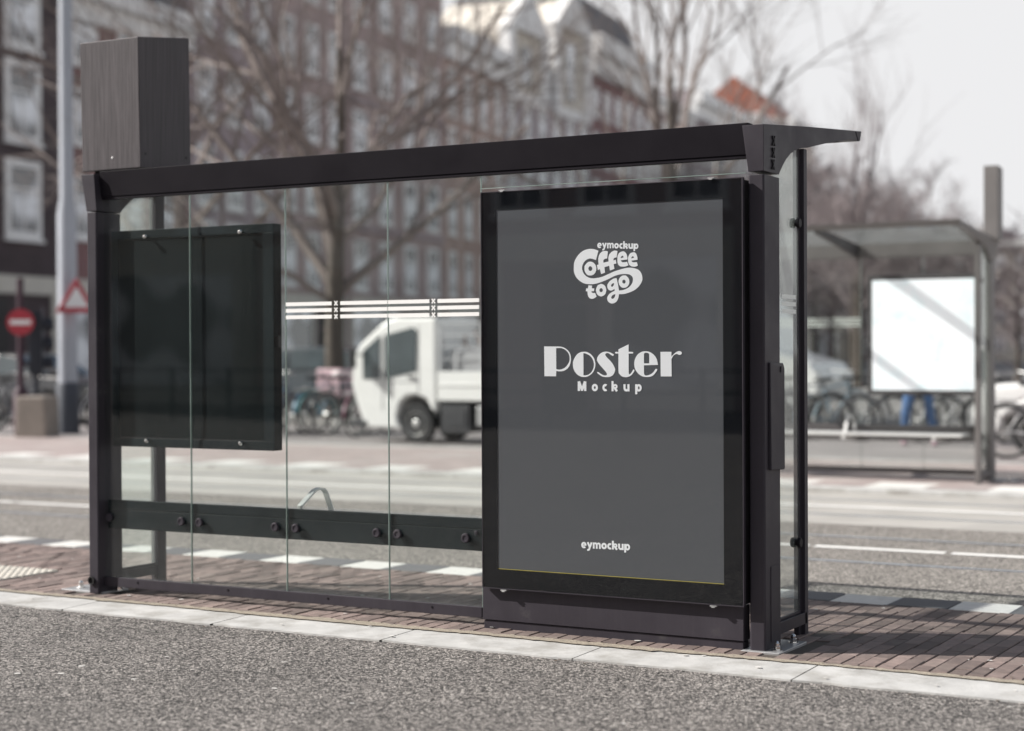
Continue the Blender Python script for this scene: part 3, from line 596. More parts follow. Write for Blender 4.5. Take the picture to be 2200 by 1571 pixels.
# lettering
LET = [["logo",[[[0.544,1.806,1],[0.524,1.813],[0.503,1.816],[0.475,1.812],[0.45,1.799],[0.429,1.777],[0.418,1.755],[0.416,1.732],[0.417,1.71],[0.428,1.687],[0.447,1.669],[0.47,1.657],[0.498,1.653],[0.527,1.654],[0.56,1.662],[0.594,1.674],[0.628,1.688],[0.655,1.694],[0.682,1.695],[0.702,1.692],[0.716,1.681],[0.719,1.667],[0.714,1.651],[0.702,1.637],[0.684,1.627],[0.666,1.622],[0.641,1.62,1],[0.641,1.604,1],[0.673,1.604],[0.702,1.611],[0.729,1.622],[0.751,1.64],[0.765,1.662],[0.766,1.678],[0.762,1.694],[0.751,1.709],[0.734,1.718],[0.709,1.723],[0.682,1.722],[0.653,1.716],[0.623,1.708],[0.594,1.697],[0.564,1.686],[0.537,1.681],[0.509,1.68],[0.486,1.687],[0.47,1.7],[0.461,1.717],[0.459,1.733],[0.465,1.749],[0.477,1.763],[0.496,1.771],[0.514,1.769],[0.531,1.763,1]]]],["logo",[[[0.636,1.678,1],[0.619,1.675],[0.601,1.664],[0.59,1.65],[0.589,1.636],[0.597,1.624],[0.609,1.621],[0.618,1.624],[0.625,1.629,1],[0.626,1.619,1],[0.612,1.614],[0.596,1.603],[0.588,1.587],[0.592,1.572],[0.605,1.563],[0.618,1.562],[0.634,1.569],[0.644,1.584],[0.648,1.602],[0.648,1.62],[0.645,1.64],[0.64,1.663]],[[0.622,1.655],[0.612,1.651],[0.608,1.644],[0.611,1.639],[0.617,1.64],[0.622,1.647]],[[0.629,1.604],[0.616,1.6],[0.609,1.591],[0.611,1.584],[0.619,1.584],[0.626,1.591],[0.629,1.6]]]],["logo",[[[0.533,1.724],[0.531,1.714],[0.527,1.705],[0.52,1.698],[0.511,1.694],[0.502,1.693],[0.492,1.694],[0.483,1.699],[0.477,1.706],[0.472,1.716],[0.471,1.726],[0.472,1.736],[0.477,1.744],[0.484,1.751],[0.492,1.756],[0.502,1.757],[0.512,1.755],[0.52,1.75],[0.527,1.743],[0.531,1.734]],[[0.512,1.724],[0.511,1.72],[0.508,1.716],[0.504,1.714],[0.5,1.714],[0.496,1.716],[0.493,1.72],[0.492,1.725],[0.493,1.73],[0.496,1.734],[0.5,1.736],[0.504,1.735],[0.508,1.733],[0.511,1.729]]]],["logo",[[[0.584,1.623],[0.582,1.615],[0.579,1.607],[0.573,1.601],[0.565,1.597],[0.557,1.595],[0.549,1.597],[0.541,1.601],[0.535,1.608],[0.532,1.616],[0.53,1.625],[0.532,1.633],[0.536,1.641],[0.541,1.648],[0.549,1.651],[0.557,1.653],[0.565,1.651],[0.573,1.647],[0.579,1.64],[0.582,1.632]],[[0.566,1.624],[0.565,1.62],[0.562,1.617],[0.559,1.615],[0.555,1.615],[0.552,1.617],[0.549,1.62],[0.549,1.624],[0.549,1.628],[0.552,1.631],[0.555,1.633],[0.559,1.633],[0.562,1.631],[0.565,1.628]]]],["logo",[[[0.701,1.66],[0.7,1.651],[0.696,1.643],[0.69,1.637],[0.682,1.633],[0.674,1.632],[0.665,1.633],[0.658,1.637],[0.652,1.644],[0.648,1.652],[0.646,1.661],[0.648,1.67],[0.652,1.678],[0.658,1.684],[0.666,1.688],[0.674,1.689],[0.683,1.688],[0.69,1.683],[0.696,1.677],[0.7,1.669]],[[0.682,1.66],[0.681,1.656],[0.679,1.653],[0.676,1.652],[0.672,1.652],[0.669,1.654],[0.666,1.657],[0.666,1.661],[0.666,1.664],[0.669,1.668],[0.672,1.669],[0.676,1.669],[0.679,1.667],[0.681,1.664]]]],["logo",[[[0.492,1.648,1],[0.511,1.646,1],[0.509,1.634,1],[0.522,1.633,1],[0.521,1.62,1],[0.508,1.62,1],[0.508,1.615],[0.516,1.612],[0.526,1.612,1],[0.534,1.595,1],[0.523,1.588],[0.511,1.585],[0.497,1.589],[0.489,1.601],[0.486,1.62,1],[0.478,1.621,1],[0.48,1.634,1],[0.489,1.634,1]]]],["logo",[[[0.593,1.801,1],[0.581,1.804],[0.565,1.802],[0.551,1.791],[0.544,1.774],[0.543,1.757],[0.545,1.743,1],[0.536,1.74,1],[0.541,1.717,1],[0.551,1.721,1],[0.558,1.698,1],[0.578,1.704,1],[0.575,1.729,1],[0.599,1.735,1],[0.603,1.713,1],[0.626,1.72,1],[0.622,1.742,1],[0.636,1.744,1],[0.633,1.762,1],[0.62,1.759,1],[0.623,1.767],[0.628,1.771],[0.637,1.772,1],[0.642,1.801,1],[0.628,1.804],[0.613,1.799],[0.6,1.787],[0.595,1.772],[0.596,1.755,1],[0.57,1.75,1],[0.57,1.761],[0.577,1.767],[0.589,1.769,1]]]],["logo",[[[0.669,1.799],[0.653,1.794],[0.643,1.781],[0.641,1.762],[0.643,1.744],[0.653,1.732],[0.669,1.729],[0.684,1.73],[0.697,1.734,1],[0.69,1.751,1],[0.678,1.749],[0.665,1.75],[0.658,1.758,1],[0.691,1.761,1],[0.692,1.769],[0.688,1.785],[0.679,1.796]],[[0.666,1.779],[0.659,1.773],[0.658,1.768,1],[0.672,1.771,1],[0.671,1.776]]]],["logo",[[[0.722,1.793],[0.707,1.789],[0.697,1.775],[0.695,1.759],[0.699,1.74],[0.71,1.73],[0.725,1.727],[0.736,1.728],[0.745,1.732,1],[0.739,1.748,1],[0.727,1.747],[0.717,1.749],[0.712,1.755,1],[0.743,1.758,1],[0.742,1.771],[0.736,1.786],[0.729,1.792]],[[0.719,1.775],[0.713,1.77],[0.711,1.765,1],[0.725,1.768,1],[0.724,1.772]]]],["P",[[[0.257,1.367,1],[0.321,1.366,1],[0.337,1.366],[0.359,1.362],[0.38,1.35],[0.394,1.333],[0.399,1.311],[0.396,1.289],[0.387,1.27],[0.371,1.257],[0.353,1.251],[0.337,1.25],[0.321,1.252,1],[0.32,1.227,1],[0.258,1.227,1]],[[0.321,1.358,1],[0.337,1.359],[0.353,1.357],[0.371,1.349],[0.385,1.335],[0.391,1.319],[0.391,1.3],[0.383,1.284],[0.369,1.269],[0.353,1.261],[0.337,1.258],[0.321,1.26,1]]]],["o",[[[0.526,1.282],[0.524,1.269],[0.52,1.257],[0.513,1.246],[0.504,1.237],[0.493,1.23],[0.48,1.225],[0.467,1.224],[0.454,1.225],[0.442,1.229],[0.431,1.236],[0.421,1.246],[0.414,1.257],[0.41,1.269],[0.409,1.283],[0.41,1.296],[0.415,1.308],[0.422,1.319],[0.431,1.329],[0.442,1.336],[0.455,1.34],[0.468,1.341],[0.481,1.34],[0.493,1.335],[0.504,1.328],[0.513,1.319],[0.52,1.308],[0.524,1.296]],[[0.464,1.334,1],[0.474,1.333],[0.495,1.324],[0.51,1.309],[0.518,1.287],[0.516,1.267],[0.506,1.248],[0.491,1.236],[0.475,1.232],[0.464,1.232,1]]]],["s",[[[0.621,1.327],[0.616,1.321],[0.606,1.326],[0.594,1.333],[0.584,1.334],[0.577,1.329],[0.582,1.318],[0.601,1.3],[0.613,1.287],[0.622,1.273],[0.627,1.259],[0.623,1.244],[0.613,1.231],[0.597,1.225],[0.58,1.224],[0.56,1.227],[0.545,1.236],[0.535,1.243],[0.536,1.247],[0.541,1.247],[0.554,1.239],[0.567,1.233],[0.58,1.232],[0.585,1.237],[0.58,1.247],[0.564,1.264],[0.545,1.284],[0.536,1.297],[0.534,1.307],[0.54,1.321],[0.554,1.334],[0.57,1.34],[0.585,1.341],[0.603,1.337],[0.615,1.331]]]],["t",[[[0.644,1.351,1],[0.696,1.374,1],[0.696,1.34,1],[0.716,1.339],[0.719,1.336],[0.716,1.332],[0.696,1.332,1],[0.696,1.247],[0.7,1.238],[0.707,1.242],[0.715,1.253],[0.72,1.26],[0.725,1.255],[0.719,1.244],[0.709,1.233],[0.695,1.226],[0.68,1.224],[0.663,1.227],[0.649,1.238],[0.644,1.253],[0.644,1.332,1],[0.631,1.332],[0.627,1.336],[0.631,1.34],[0.644,1.339,1]]]],["e",[[[0.783,1.342],[0.803,1.338],[0.823,1.325],[0.836,1.307],[0.843,1.28,1],[0.773,1.278,1],[0.773,1.244],[0.777,1.234],[0.786,1.232],[0.802,1.236],[0.818,1.246],[0.83,1.261],[0.835,1.262],[0.839,1.259],[0.834,1.249],[0.819,1.233],[0.802,1.226],[0.782,1.225],[0.762,1.229],[0.742,1.242],[0.728,1.262],[0.724,1.282],[0.727,1.304],[0.74,1.326],[0.761,1.339]],[[0.773,1.325],[0.776,1.333],[0.785,1.335],[0.796,1.332],[0.799,1.325],[0.799,1.287,1],[0.773,1.287,1]]]],["r",[[[0.855,1.339,1],[0.909,1.339,1],[0.909,1.317,1],[0.918,1.326],[0.932,1.337],[0.947,1.342],[0.958,1.338],[0.96,1.331],[0.953,1.325],[0.943,1.326],[0.935,1.329],[0.923,1.325],[0.915,1.316],[0.909,1.305,1],[0.91,1.228,1],[0.856,1.228,1]]]]]
def curve_set(names, objname):
    b = MB(); k = 0
    for nm, cs in LET:
        if nm not in names: continue
        t = flat_shape('t', [spline(c, 5) for c in cs], WHITEINK, None, .0032-.00012*k); b.add(t.v, t.f); k += 1
    P_(b, objname, WHITEINK, pos)
curve_set(('logo',), 'logo'); curve_set(tuple('Poster'), 'title_lettering')
# bold rounded stroke letters in units of the x-height
def ring(cx, cy_, rx, ry, w, a0=0, a1=360, n=26):
    o = []; i_ = []
    for k in range(n+1):
        a = R(a0+(a1-a0)*k/n); o.append((cx+rx*math.cos(a), cy_+ry*math.sin(a))); i_.append((cx+(rx-w)*math.cos(a), cy_+(ry-w)*math.sin(a)))
    if a1-a0 >= 360: return [('h', o[:-1], i_[:-1])]
    return [('p', o+i_[::-1])]
def bar(x0, y0, x1, y1, w):
    d = Vector((x1-x0, y1-y0)).normalized(); q = Vector((-d.y, d.x))*w/2
    return [('p', [(x0+q.x, y0+q.y), (x0-q.x, y0-q.y), (x1-q.x, y1-q.y), (x1+q.x, y1+q.y)])]
def rect(a, b_, c, d): return [('p', [(a, c), (b_, c), (b_, d), (a, d)])]
s_ = .33
GLY = {
 'o': (ring(.48, .5, .48, .52, s_), .96), 'c': (ring(.46, .5, .46, .52, s_, 52, 308), .74),
 'e': (ring(.46, .5, .46, .52, .31, -5, 318)+rect(.25, .86, .40, .60), .93),
 'k': (rect(0, s_, 0, 1.42)+ring(.56, .66, .38, .35, .27)+bar(.52, .42, .86, .0, .34), 1.0),
 'u': (rect(0, s_, .42, 1)+rect(.60, .60+s_, 0, 1)+ring(.44, .45, .44, .47, s_, 180, 320), .95),
 'p': (rect(0, s_, -.38, 1)+ring(.56, .5, .44, .52, s_-.02), 1.02),
 'm': (rect(0, .30, 0, 1)+rect(.52, .82, 0, .68)+rect(1.06, 1.36, 0, .68)+ring(.46, .62, .36, .40, .29, 0, 150)+ring(1.0, .62, .36, .40, .29, 0, 150), 1.38),
 'y': (bar(.14, 1.0, .50, .14, .32)+bar(.82, 1.0, .33, -.28, .32)+rect(.05, .36, -.40, -.12), .96),
 'M': (rect(0, .36, 0, 1.35)+rect(1.0, 1.36, 0, 1.35)+bar(.20, 1.35, .70, .10, .38)+bar(1.16, 1.35, .66, .10, .38)+rect(.58, .78, 0, .25), 1.36)}
def word(txt, x0, z0, x1, z1, xh, objname, gap=None, starts=None, slant=0):
    b = MB(); adv = [GLY[c][1] for c in txt]
    if starts is None:
        tot = sum(adv); g = .06; sc = (x1-x0)/(tot+g*(len(txt)-1)); xs_ = []; c_ = x0
        for a in adv: xs_.append(c_); c_ += (a+g)*sc
    else: xs_ = starts; sc = xh
    k = 0
    for ch, xx in zip(txt, xs_):
        zb = z0+(z1-z0)*(xx-x0)/(x1-x0)
        for sh_ in GLY[ch][0]:
            cs = [[(xx+p[0]*sc, zb+p[1]*xh) for p in c] for c in sh_[1:]]
            t = flat_shape('t', cs, WHITEINK, None, .0032-.00004*k); b.add(t.v, t.f); k += 1
        if starts is not None: P_(b, objname, WHITEINK, pos); b = MB()
    if starts is None: P_(b, objname, WHITEINK, pos)
word('eymockup', .538, 1.818, .748, 1.806, .0245, 'small_lettering')
word('Mockup', .433, 1.159, .765, 1.159, .033, 'subtitle_letter', starts=[.4335, .5065, .5615, .6080, .6690, .7280])
word('eymockup', .448, .4305, .700, .433, .0285, 'footer_lettering')

# ------------------------------------------------------------------ far shelter: the same make, seen from its open side
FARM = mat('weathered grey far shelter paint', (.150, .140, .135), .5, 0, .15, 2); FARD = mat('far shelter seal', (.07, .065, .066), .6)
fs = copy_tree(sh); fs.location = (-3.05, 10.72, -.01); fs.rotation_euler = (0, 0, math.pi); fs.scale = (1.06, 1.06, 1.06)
for c in list(fs.children):
    if c.name.startswith('light_box'):
        for d in list(c.children): bpy.data.objects.remove(d)
        bpy.data.objects.remove(c)
b = MB(); b.add([(-2.72,.04,2.33),(-2.58,.04,2.33),(-2.58,.22,2.33),(-2.72,.22,2.33),(-2.72,.04,3.03),(-2.58,.04,3.03),(-2.58,.22,3.05),(-2.72,.22,3.05)], [(0,3,2,1),(4,5,6,7),(0,1,5,4),(1,2,6,5),(2,3,7,6),(3,0,4,7)]); b.build('light_box', FARM, fs, bevel=.004)
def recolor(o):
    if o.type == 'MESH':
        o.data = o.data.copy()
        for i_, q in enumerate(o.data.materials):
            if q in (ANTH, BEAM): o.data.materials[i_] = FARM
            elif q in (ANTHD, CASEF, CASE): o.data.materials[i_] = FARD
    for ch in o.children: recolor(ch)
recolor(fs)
fs['label'] = 'out of focus grey shelter with a white map on the far tram platform'
fp_ = empty('poster_display', (-3.05-.58*1.06, 10.72-.05, -.01), math.pi); fp_.scale = (1.06, 1.06, 1.06)
tag(fp_, 'plain grey back of the poster display in the far shelter behind the near poster', 'poster display', 'poster displays of the shelters')
for c in pdn.children:
    if c.name.split('.')[0] in ('display_case', 'frame_trim', 'plinth', 'frame', 'poster'):
        d = c.copy(); COL.objects.link(d); d.parent = fp_
# ------------------------------------------------------------------ houses
BW = {
 'violet': brickwall('violet brick', (.085, .058, .064), (.065, .046, .052), (.10, .09, .09)),
 'red': brickwall('red brick', (.28, .12, .115), (.21, .10, .10), (.30, .25, .25)),
 'brown': brickwall('brown brick', (.46, .335, .315), (.38, .285, .27), (.48, .43, .42)),
 'mauve': brickwall('mauve brick', (.42, .335, .35), (.34, .275, .29), (.45, .41, .42)),
 'rust': brickwall('rust brick', (.52, .35, .285), (.42, .29, .245), (.50, .44, .42)),
 'slate': brickwall('slate brick', (.33, .305, .335), (.28, .26, .29), (.38, .36, .37)),
 'cream': mat('cream render', (.70, .65, .57), .8, 0, .12, .6),
}
def window(ww, hh, t=.14, mull=1, sill=True):
    fr = MB(); fr.box(-ww/2, -ww/2+t, -.06, .02, 0, hh); fr.box(ww/2-t, ww/2, -.06, .02, 0, hh); fr.box(-ww/2+t, ww/2-t, -.06, .02, 0, t); fr.box(-ww/2+t, ww/2-t, -.06, .02, hh-t, hh)
    fr.box(-ww/2+t, ww/2-t, -.055, .0, hh*.62, hh*.62+.07)
    for k in range(mull):
        x = -ww/2+t+(ww-2*t)*(k+1)/(mull+1); fr.box(x-.03, x+.03, -.052, .0, t, hh*.62)
    if sill: fr.box(-ww/2-.06, ww/2+.06, -.14, .02, -.12, -.001)
    f = fr.build('window', FRAMEW)
    p = MB(); p.add([(-ww/2+t,-.02,t),(ww/2-t,-.02,t),(ww/2-t,-.02,hh-t),(-ww/2+t,-.02,hh-t)], [(0,1,2,3)]); p.build('pane', WGLASS, f)
    return f
def house(p0, p1, h, wall, rows, bays, label, ww=1.35, depth=11, roof='flat', cornice=(.9, .5), shop='cream', base=0, t=.18, cwhite=True, arch=False, centers=None, grp='canal houses across the tram street', detail=True, roofh=2.4):
    a = Vector((p1[0]-p0[0], p1[1]-p0[1])); Wd = a.length; rz = math.atan2(a.y, a.x)
    e = empty('canal_house', (p0[0], p0[1], base), rz); tag(e, label, 'house', grp)
    b = MB(); b.box(0, Wd, 0, depth, -.3, h); b.build('wall', wall, e)
    if cornice:
        b = MB(); ch, pr_ = cornice; b.box(-.0, Wd, -pr_, .3, h-ch*.45, h); b.box(0, Wd, -pr_*.45, .2, h-ch, h-ch*.45-.003); b.build('cornice', FRAMEW if cwhite else ROOFT, e)
    rb = MB()
    if roof == 'mansard': rb.prism([(.3,h),(depth-.3,h),(depth-1.6,h+roofh),(1.3,h+roofh)], 'x', .02, Wd-.02); rb.build('roof', ROOFT, e)
    elif roof == 'red': rb.prism([(-.2,h),(depth,h),(depth/2,h+roofh*1.4)], 'x', .02, Wd-.02); rb.build('roof', ROOFR, e)
    elif roof == 'flat': rb.box(.1, Wd-.1, .3, depth-.3, h-.2, h+.12); rb.build('roof', ROOFT, e)
    c = MB(); cxx = Wd*.15; c.box(cxx, cxx+.8, depth*.5, depth*.5+.8, h, h+roofh+1.3); c.box(cxx-.05, cxx+.85, depth*.5-.05, depth*.5+.85, h+roofh+1.3, h+roofh+1.45)
    if roof != 'flat': c.build('chimney', wall, e)
    cache = {}
    centers = centers or [Wd*(i+.5)/bays for i in range(bays)]
    for (z0, z1) in rows:
        hh = round(z1-z0, 2)
        if z1 > h-.1: continue
        for cx in centers:
            if hh not in cache: w = window(ww, hh, t); cache[hh] = w
            else: w = copy_tree(cache[hh])
            w.parent = e; w.location = (cx, 0, z0)
    if shop:
        s = MB(); s.box(.25, Wd-.25, -.10, .02, 3.35, 3.95); s.box(.25, .60, -.08, .02, 0, 3.345); s.box(Wd-.6, Wd-.25, -.08, .02, 0, 3.345); s.box(Wd*.5-.15, Wd*.5+.15, -.08, .02, 0, 3.345)
        s.box(.6, Wd*.5-.15, -.07, .02, 0, .55); s.build('shop_front', FRAMEC if shop == 'cream' else FRAMEW, e)
        g = MB(); g.add([(.6,-.03,.55),(Wd*.5-.15,-.03,.55),(Wd*.5-.15,-.03,3.34),(.6,-.03,3.34)], [(0,1,2,3)]); g.build('shop_window', WGLASS, e)
        d = MB(); d.box(Wd*.5+.5, Wd*.5+1.6, -.05, .02, 0, 2.4); d.box(Wd*.5+.5, Wd*.5+1.6, -.04, .02, 2.45, 3.2); d.build('door', DARKIN, e)
    return e, Wd
TALL = [(4.3, 6.7), (7.6, 9.9), (10.8, 12.8), (13.8, 16.0), (17.0, 18.9)]
house((-36.86, 27.27), (-38.34, 36.21), 17.2, BW['violet'], [(5.2, 7.8), (8.4, 11.1), (11.5, 14.1)], 2, 'dark violet brick house with wide white windows at the left edge of the street', ww=1.95, t=.24, centers=[1.9, 6.95])
house((-38.36, 36.3), (-39.4, 44.2), 14.3, BW['red'], [(5.4, 7.6), (8.7, 10.7), (11.5, 13.2)], 3, 'dark red brick house with a bold white cornice right of the violet house', ww=1.45, t=.18, cornice=(1.3, .7), roof='mansard', roofh=3.4)
house((-39.4, 44.25), (-40.5, 51.0), 20.5, BW['mauve'], [(4.4, 6.6), (7.2, 9.6), (10.6, 12.9), (14.0, 16.4), (17.3, 19)], 3, 'tall mauve brick house partly behind the roof light box', ww=1.3, t=.16)
house((-40.5, 51.05), (-41.64, 57.9), 21.0, BW['brown'], TALL, 3, 'tall brown brick house behind the big bare tree', ww=1.3, t=.15)
e, wd_ = house((-41.64, 57.95), (-42.97, 68.6), 21.0, BW['brown'], TALL, 4, 'tall brown brick house right of the big tree trunk, without a visible roof', ww=1.35, t=.17)
for z in (7.1, 13.1): b = MB(); b.box(0, wd_, -.10, .02, z, z+.25); b.build('string_course', BW['mauve'], e)
house((-42.97, 68.65), (-45.1, 78.8), 18.5, BW['rust'], [(4.3, 6.7), (7.6, 9.9), (10.9, 13.3), (13.9, 16.5)], 4, 'orange brown brick house with a deep white cornice left of the twin gables', ww=1.15, cornice=(1.7, .8), roofh=1.2)
e, wd_ = house((-45.2, 78.9), (-46.7, 92.9), 16.8, BW['mauve'], [(4.3, 6.7), (7.6, 9.9), (10.9, 13.3), (14.0, 16.2)], 6, 'brick house topped by two tall white framed neck gables', ww=1.2, cornice=None, roof='mansard', roofh=3.2)
for x0, x1, zt in ((.2, 6.2, 22.8), (7.4, 13.6, 24.2)):
    xm = (x0+x1)/2
    g = MB(); g.prism([(x0+.7,16.8),(x1-.7,16.8),(x1-.7,zt-2.2),(xm,zt-.3),(x0+.7,zt-2.2)], 'y', -.02, 5); gg = g.build('gable', BW['cream'], e)
    g = MB(); g.box(x0, x0+.9, -.35, .4, 16.2, zt-2.4); g.box(x1-.9, x1, -.35, .4, 16.2, zt-2.4)
    g.prism([(x0-.2,zt-2.4),(x1+.2,zt-2.4),(xm+.25,zt),(xm-.25,zt)], 'y', -.45, .3); g.box(x0+.9, x1-.9, -.2, .1, 16.2, 16.8); g.build('gable_trim', FRAMEW, gg)
    g = MB(); g.box(xm-.7, xm+.7, -.12, -.03, 17.3, zt-3.2); g.build('attic_window', WGLASS, gg)
house((-46.75, 93.0), (-48.74, 105.6), 22.3, BW['red'], TALL, 5, 'red brown brick house with a long white cornice right of the twin gables', ww=1.3, t=.2, cornice=(2.6, .9), roof='mansard', roofh=3.0)
house((-48.8, 105.7), (-51.24, 120.2), 20.6, BW['brown'], TALL, 6, 'grey brick house behind the crown of the middle tree', ww=1.2, cornice=(1.2, .6), roofh=3)
house((-51.3, 120.3), (-54.3, 141.4), 22.6, BW['mauve'], TALL, 8, 'mauve brick house with a white cornice far down the street', ww=1.2, cornice=(2.2, .9), roofh=2)
house((-54.4, 141.5), (-56.5, 156), 23.5, BW['cream'], TALL, 6, 'far cream rendered house left of the red roof', ww=1.2, cornice=(1.6, .8))
house((-56.5, 156.1), (-58.6, 170.2), 25, BW['cream'], TALL, 6, 'far cream rendered house with a steep red tiled roof', ww=1.2, cornice=(1.6, .8), roof='red', roofh=3.2)
house((-58.7, 170.4), (-63, 198), 20, BW['cream'], TALL, 9, 'pale house at the far end of the street behind small trees', ww=1.3, cornice=(1.4, .8), roofh=2)
house((-63, 198.2), (-68, 228), 17.5, BW['mauve'], TALL, 10, 'farthest low brick house at the end of the street', ww=1.3, cornice=(1.4, .8), roofh=2)
# closing block at the far right, low and pale
for i, (x0, x1, y, h, w, lab) in enumerate(((-60, -44, 190, 15.5, 'mauve', 'long brick block closing the street behind the right trees'), (-43.5, -30, 186, 13.5, 'cream', 'pale low block behind the far shelter'), (-29.5, -10, 182, 12.5, 'slate', 'grey low block behind the trees at the right edge'))):
    house((x0, y), (x1, y), h, BW[w], [(1.2, 3.2), (4.3, 6.5), (7.6, 9.6), (10.4, 12)], 6, lab, ww=1.4, shop=None, grp='blocks closing the street', roofh=2)
# houses on the near side of the street, behind the photographer, mirrored in the display glass
for i, (x0, x1, h, w, lab) in enumerate(((-2, -9, 15, 'cream', 'cream house mirrored at the right of the display glass'), (-9.1, -15.5, 16.5, 'brown', 'brown brick house mirrored in the middle of the display glass'), (-15.6, -22, 14.5, 'rust', 'rust brick house mirrored at the left of the display glass'), (-22.1, -32, 13, 'cream', 'cream house mirrored at the far left of the display glass'), (8, -1.9, 14, 'brown', 'brown house behind the photographer mirrored in the side glass'))):
    e, wd_ = house((x0, -26), (x1, -26), h, BW[w], [(4.4, 6.6), (7.7, 9.9), (10.9, 12.9)], 3, lab, ww=1.4, shop='cream', grp='houses mirrored in the display glass', cornice=(.9, .5))

# ------------------------------------------------------------------ trees
MINR = .0045
def grow(b, p, d, L_, r, lvl, maxl, rn, up=.25, kids=6, spread=.75, n=None):
    segs = 4 if lvl < 2 else (3 if lvl < maxl else 2); pts = [p]; rad = [r]; q = Vector(p); dd = Vector(d)
    for i in range(segs):
        dd = (dd+Vector((rn.gauss(0, .16), rn.gauss(0, .16), rn.gauss(0, .10)+up*.12))).normalized(); q = q+dd*L_/segs
        pts.append(Vector(q)); rad.append(r*(1-.62*(i+1)/segs) if lvl < maxl else r*(1-.7*(i+1)/segs))
    b.tube(pts, rad, 6 if lvl < 1 else (4 if lvl < 2 else 3), cap=False)
    if lvl >= maxl: return
    k = kids if lvl else kids+1
    for i in range(k):
        t = .28+.72*(i+rn.random()*.8)/k; t = min(t, .99); f = t*segs; j = min(int(f), segs-1)
        pp = pts[j].lerp(pts[j+1], f-j); base = (pts[j+1]-pts[j]).normalized()
        ax = base.orthogonal().normalized(); ax.rotate(Matrix.Rotation(rn.uniform(0, 6.283), 3, base))
        nd = (base*math.cos(spread)+ax*math.sin(spread)*rn.uniform(.7, 1.2)+Vector((0, 0, up*.5))).normalized()
        rr = rad[j]*(1-(f-j))+rad[j+1]*(f-j)
        grow(b, pp, nd, L_*rn.uniform(.50, .72), max(rr*.58, MINR), lvl+1, maxl, rn, up, kids, spread)
def tree(loc, limbs, label, trunk, tr, seed, maxl=4, kids=5, tw=TWIG, up=.3, spread=.7, grp='bare street trees', minl=None):
    """trunk: list of points; limbs: list of (start point, direction, length, radius)"""
    rn = random.Random(seed); e = empty('bare_tree', loc, 0); tag(e, label, 'tree', grp)
    b = MB(); b.tube(trunk, tr, 12, cap=False); b.build('trunk', BARK, e, smooth=True)
    b = MB()
    for s, d, L_, r in limbs: grow(b, Vector(s), Vector(d).normalized(), L_, r, 1, maxl, rn, up, kids, spread)
    b.build('crown', tw, e); return e
rx, ry = R2.x, R2.y      # sideways of the street view, used to orient the vase of the tree
def sw(s, dep, z): return (s*rx-dep*ry, s*ry+dep*rx, z)
MINR = .006
big = tree((-15.8, 20.83, .02), [
    (sw(-.05, 0, 2.7), sw(-.75, .2, 1.15), 5.6, .13), (sw(0, 0, 3.2), sw(.15, -.3, 1), 6.8, .15), (sw(.1, .1, 2.6), sw(1.1, .25, .62), 5.2, .11),
    (sw(.12, 0, 4.6), sw(.8, -.4, .95), 5.0, .10), (sw(.05, 0, 4.0), sw(-.35, -.8, .9), 5.0, .10), (sw(.0, .1, 4.2), sw(.2, .9, .9), 5.0, .10),
    (sw(-.02, 0, 2.3), sw(-1.0, -.3, .55), 4.2, .085), (sw(.15, 0, 5.6), sw(-.5, .3, 1.1), 4.4, .09), (sw(.1, 0, 3.6), sw(1.0, .6, .9), 4.6, .09), (sw(.15, 0, 6.5), sw(.4, -.2, 1.2), 3.8, .07),
    (sw(.1, 0, 5.0), sw(.9, .2, .5), 4.2, .07), (sw(.0, 0, 4.8), sw(-.9, .2, .6), 4.2, .07)],
    'large bare tree with a dark forked trunk behind the white utility truck',
    [(0, 0, -.1), sw(.0, 0, .5), sw(-.03, 0, 1.6), sw(.0, 0, 2.8), sw(.06, 0, 4.2), sw(.14, .05, 5.8), sw(.10, 0, 7.4)], [.30, .215, .19, .175, .13, .09, .05], 11, maxl=4, kids=5)
tree((-21.2, 22.3, .02), [
    (sw(.0, 0, 2.6), sw(.9, .1, .8), 5.0, .12), (sw(.05, 0, 3.4), sw(.3, -.4, 1), 5.6, .12), (sw(0, 0, 2.9), sw(-.8, .3, .8), 4.8, .10), (sw(.1, 0, 4.6), sw(.7, .5, 1), 4.6, .09),
    (sw(.1, 0, 5.2), sw(-.4, -.4, 1.1), 4.4, .09), (sw(.1, 0, 3.9), sw(.6, -.9, .8), 4.6, .09)],
    'bare tree rising behind the roof light box and information case', [(0, 0, -.1), (0, 0, .6), sw(.02, 0, 2.6), sw(.08, 0, 4.4), sw(.15, 0, 6.2)], [.26, .19, .165, .12, .06], 23, maxl=4, kids=5)
MINR = .008
tree((-14.51, 34.21, .02), [
    (sw(0, 0, 3.4), sw(-.8, .1, .9), 5.6, .13), (sw(.0, 0, 4.0), sw(.75, -.2, 1), 5.8, .13), (sw(0, 0, 5), sw(-.2, -.5, 1), 5.6, .12), (sw(.05, 0, 5.6), sw(.35, .6, 1.1), 5.4, .12),
    (sw(.0, 0, 6.6), sw(-.6, .3, 1), 4.6, .10), (sw(.05, 0, 7), sw(.6, .1, 1), 4.6, .10), (sw(0, 0, 8), sw(.1, 0, 1), 4.2, .09), (sw(0, 0, 3.7), sw(.9, .4, .5), 4.2, .09)],
    'bare tree standing above the middle of the poster display against the sky', [(0, 0, -.1), (0, 0, .6), (0, 0, 3.2), sw(.03, 0, 5.4), sw(.05, 0, 8.6)], [.34, .26, .22, .17, .07], 37, maxl=4, kids=5)
MINR = .018
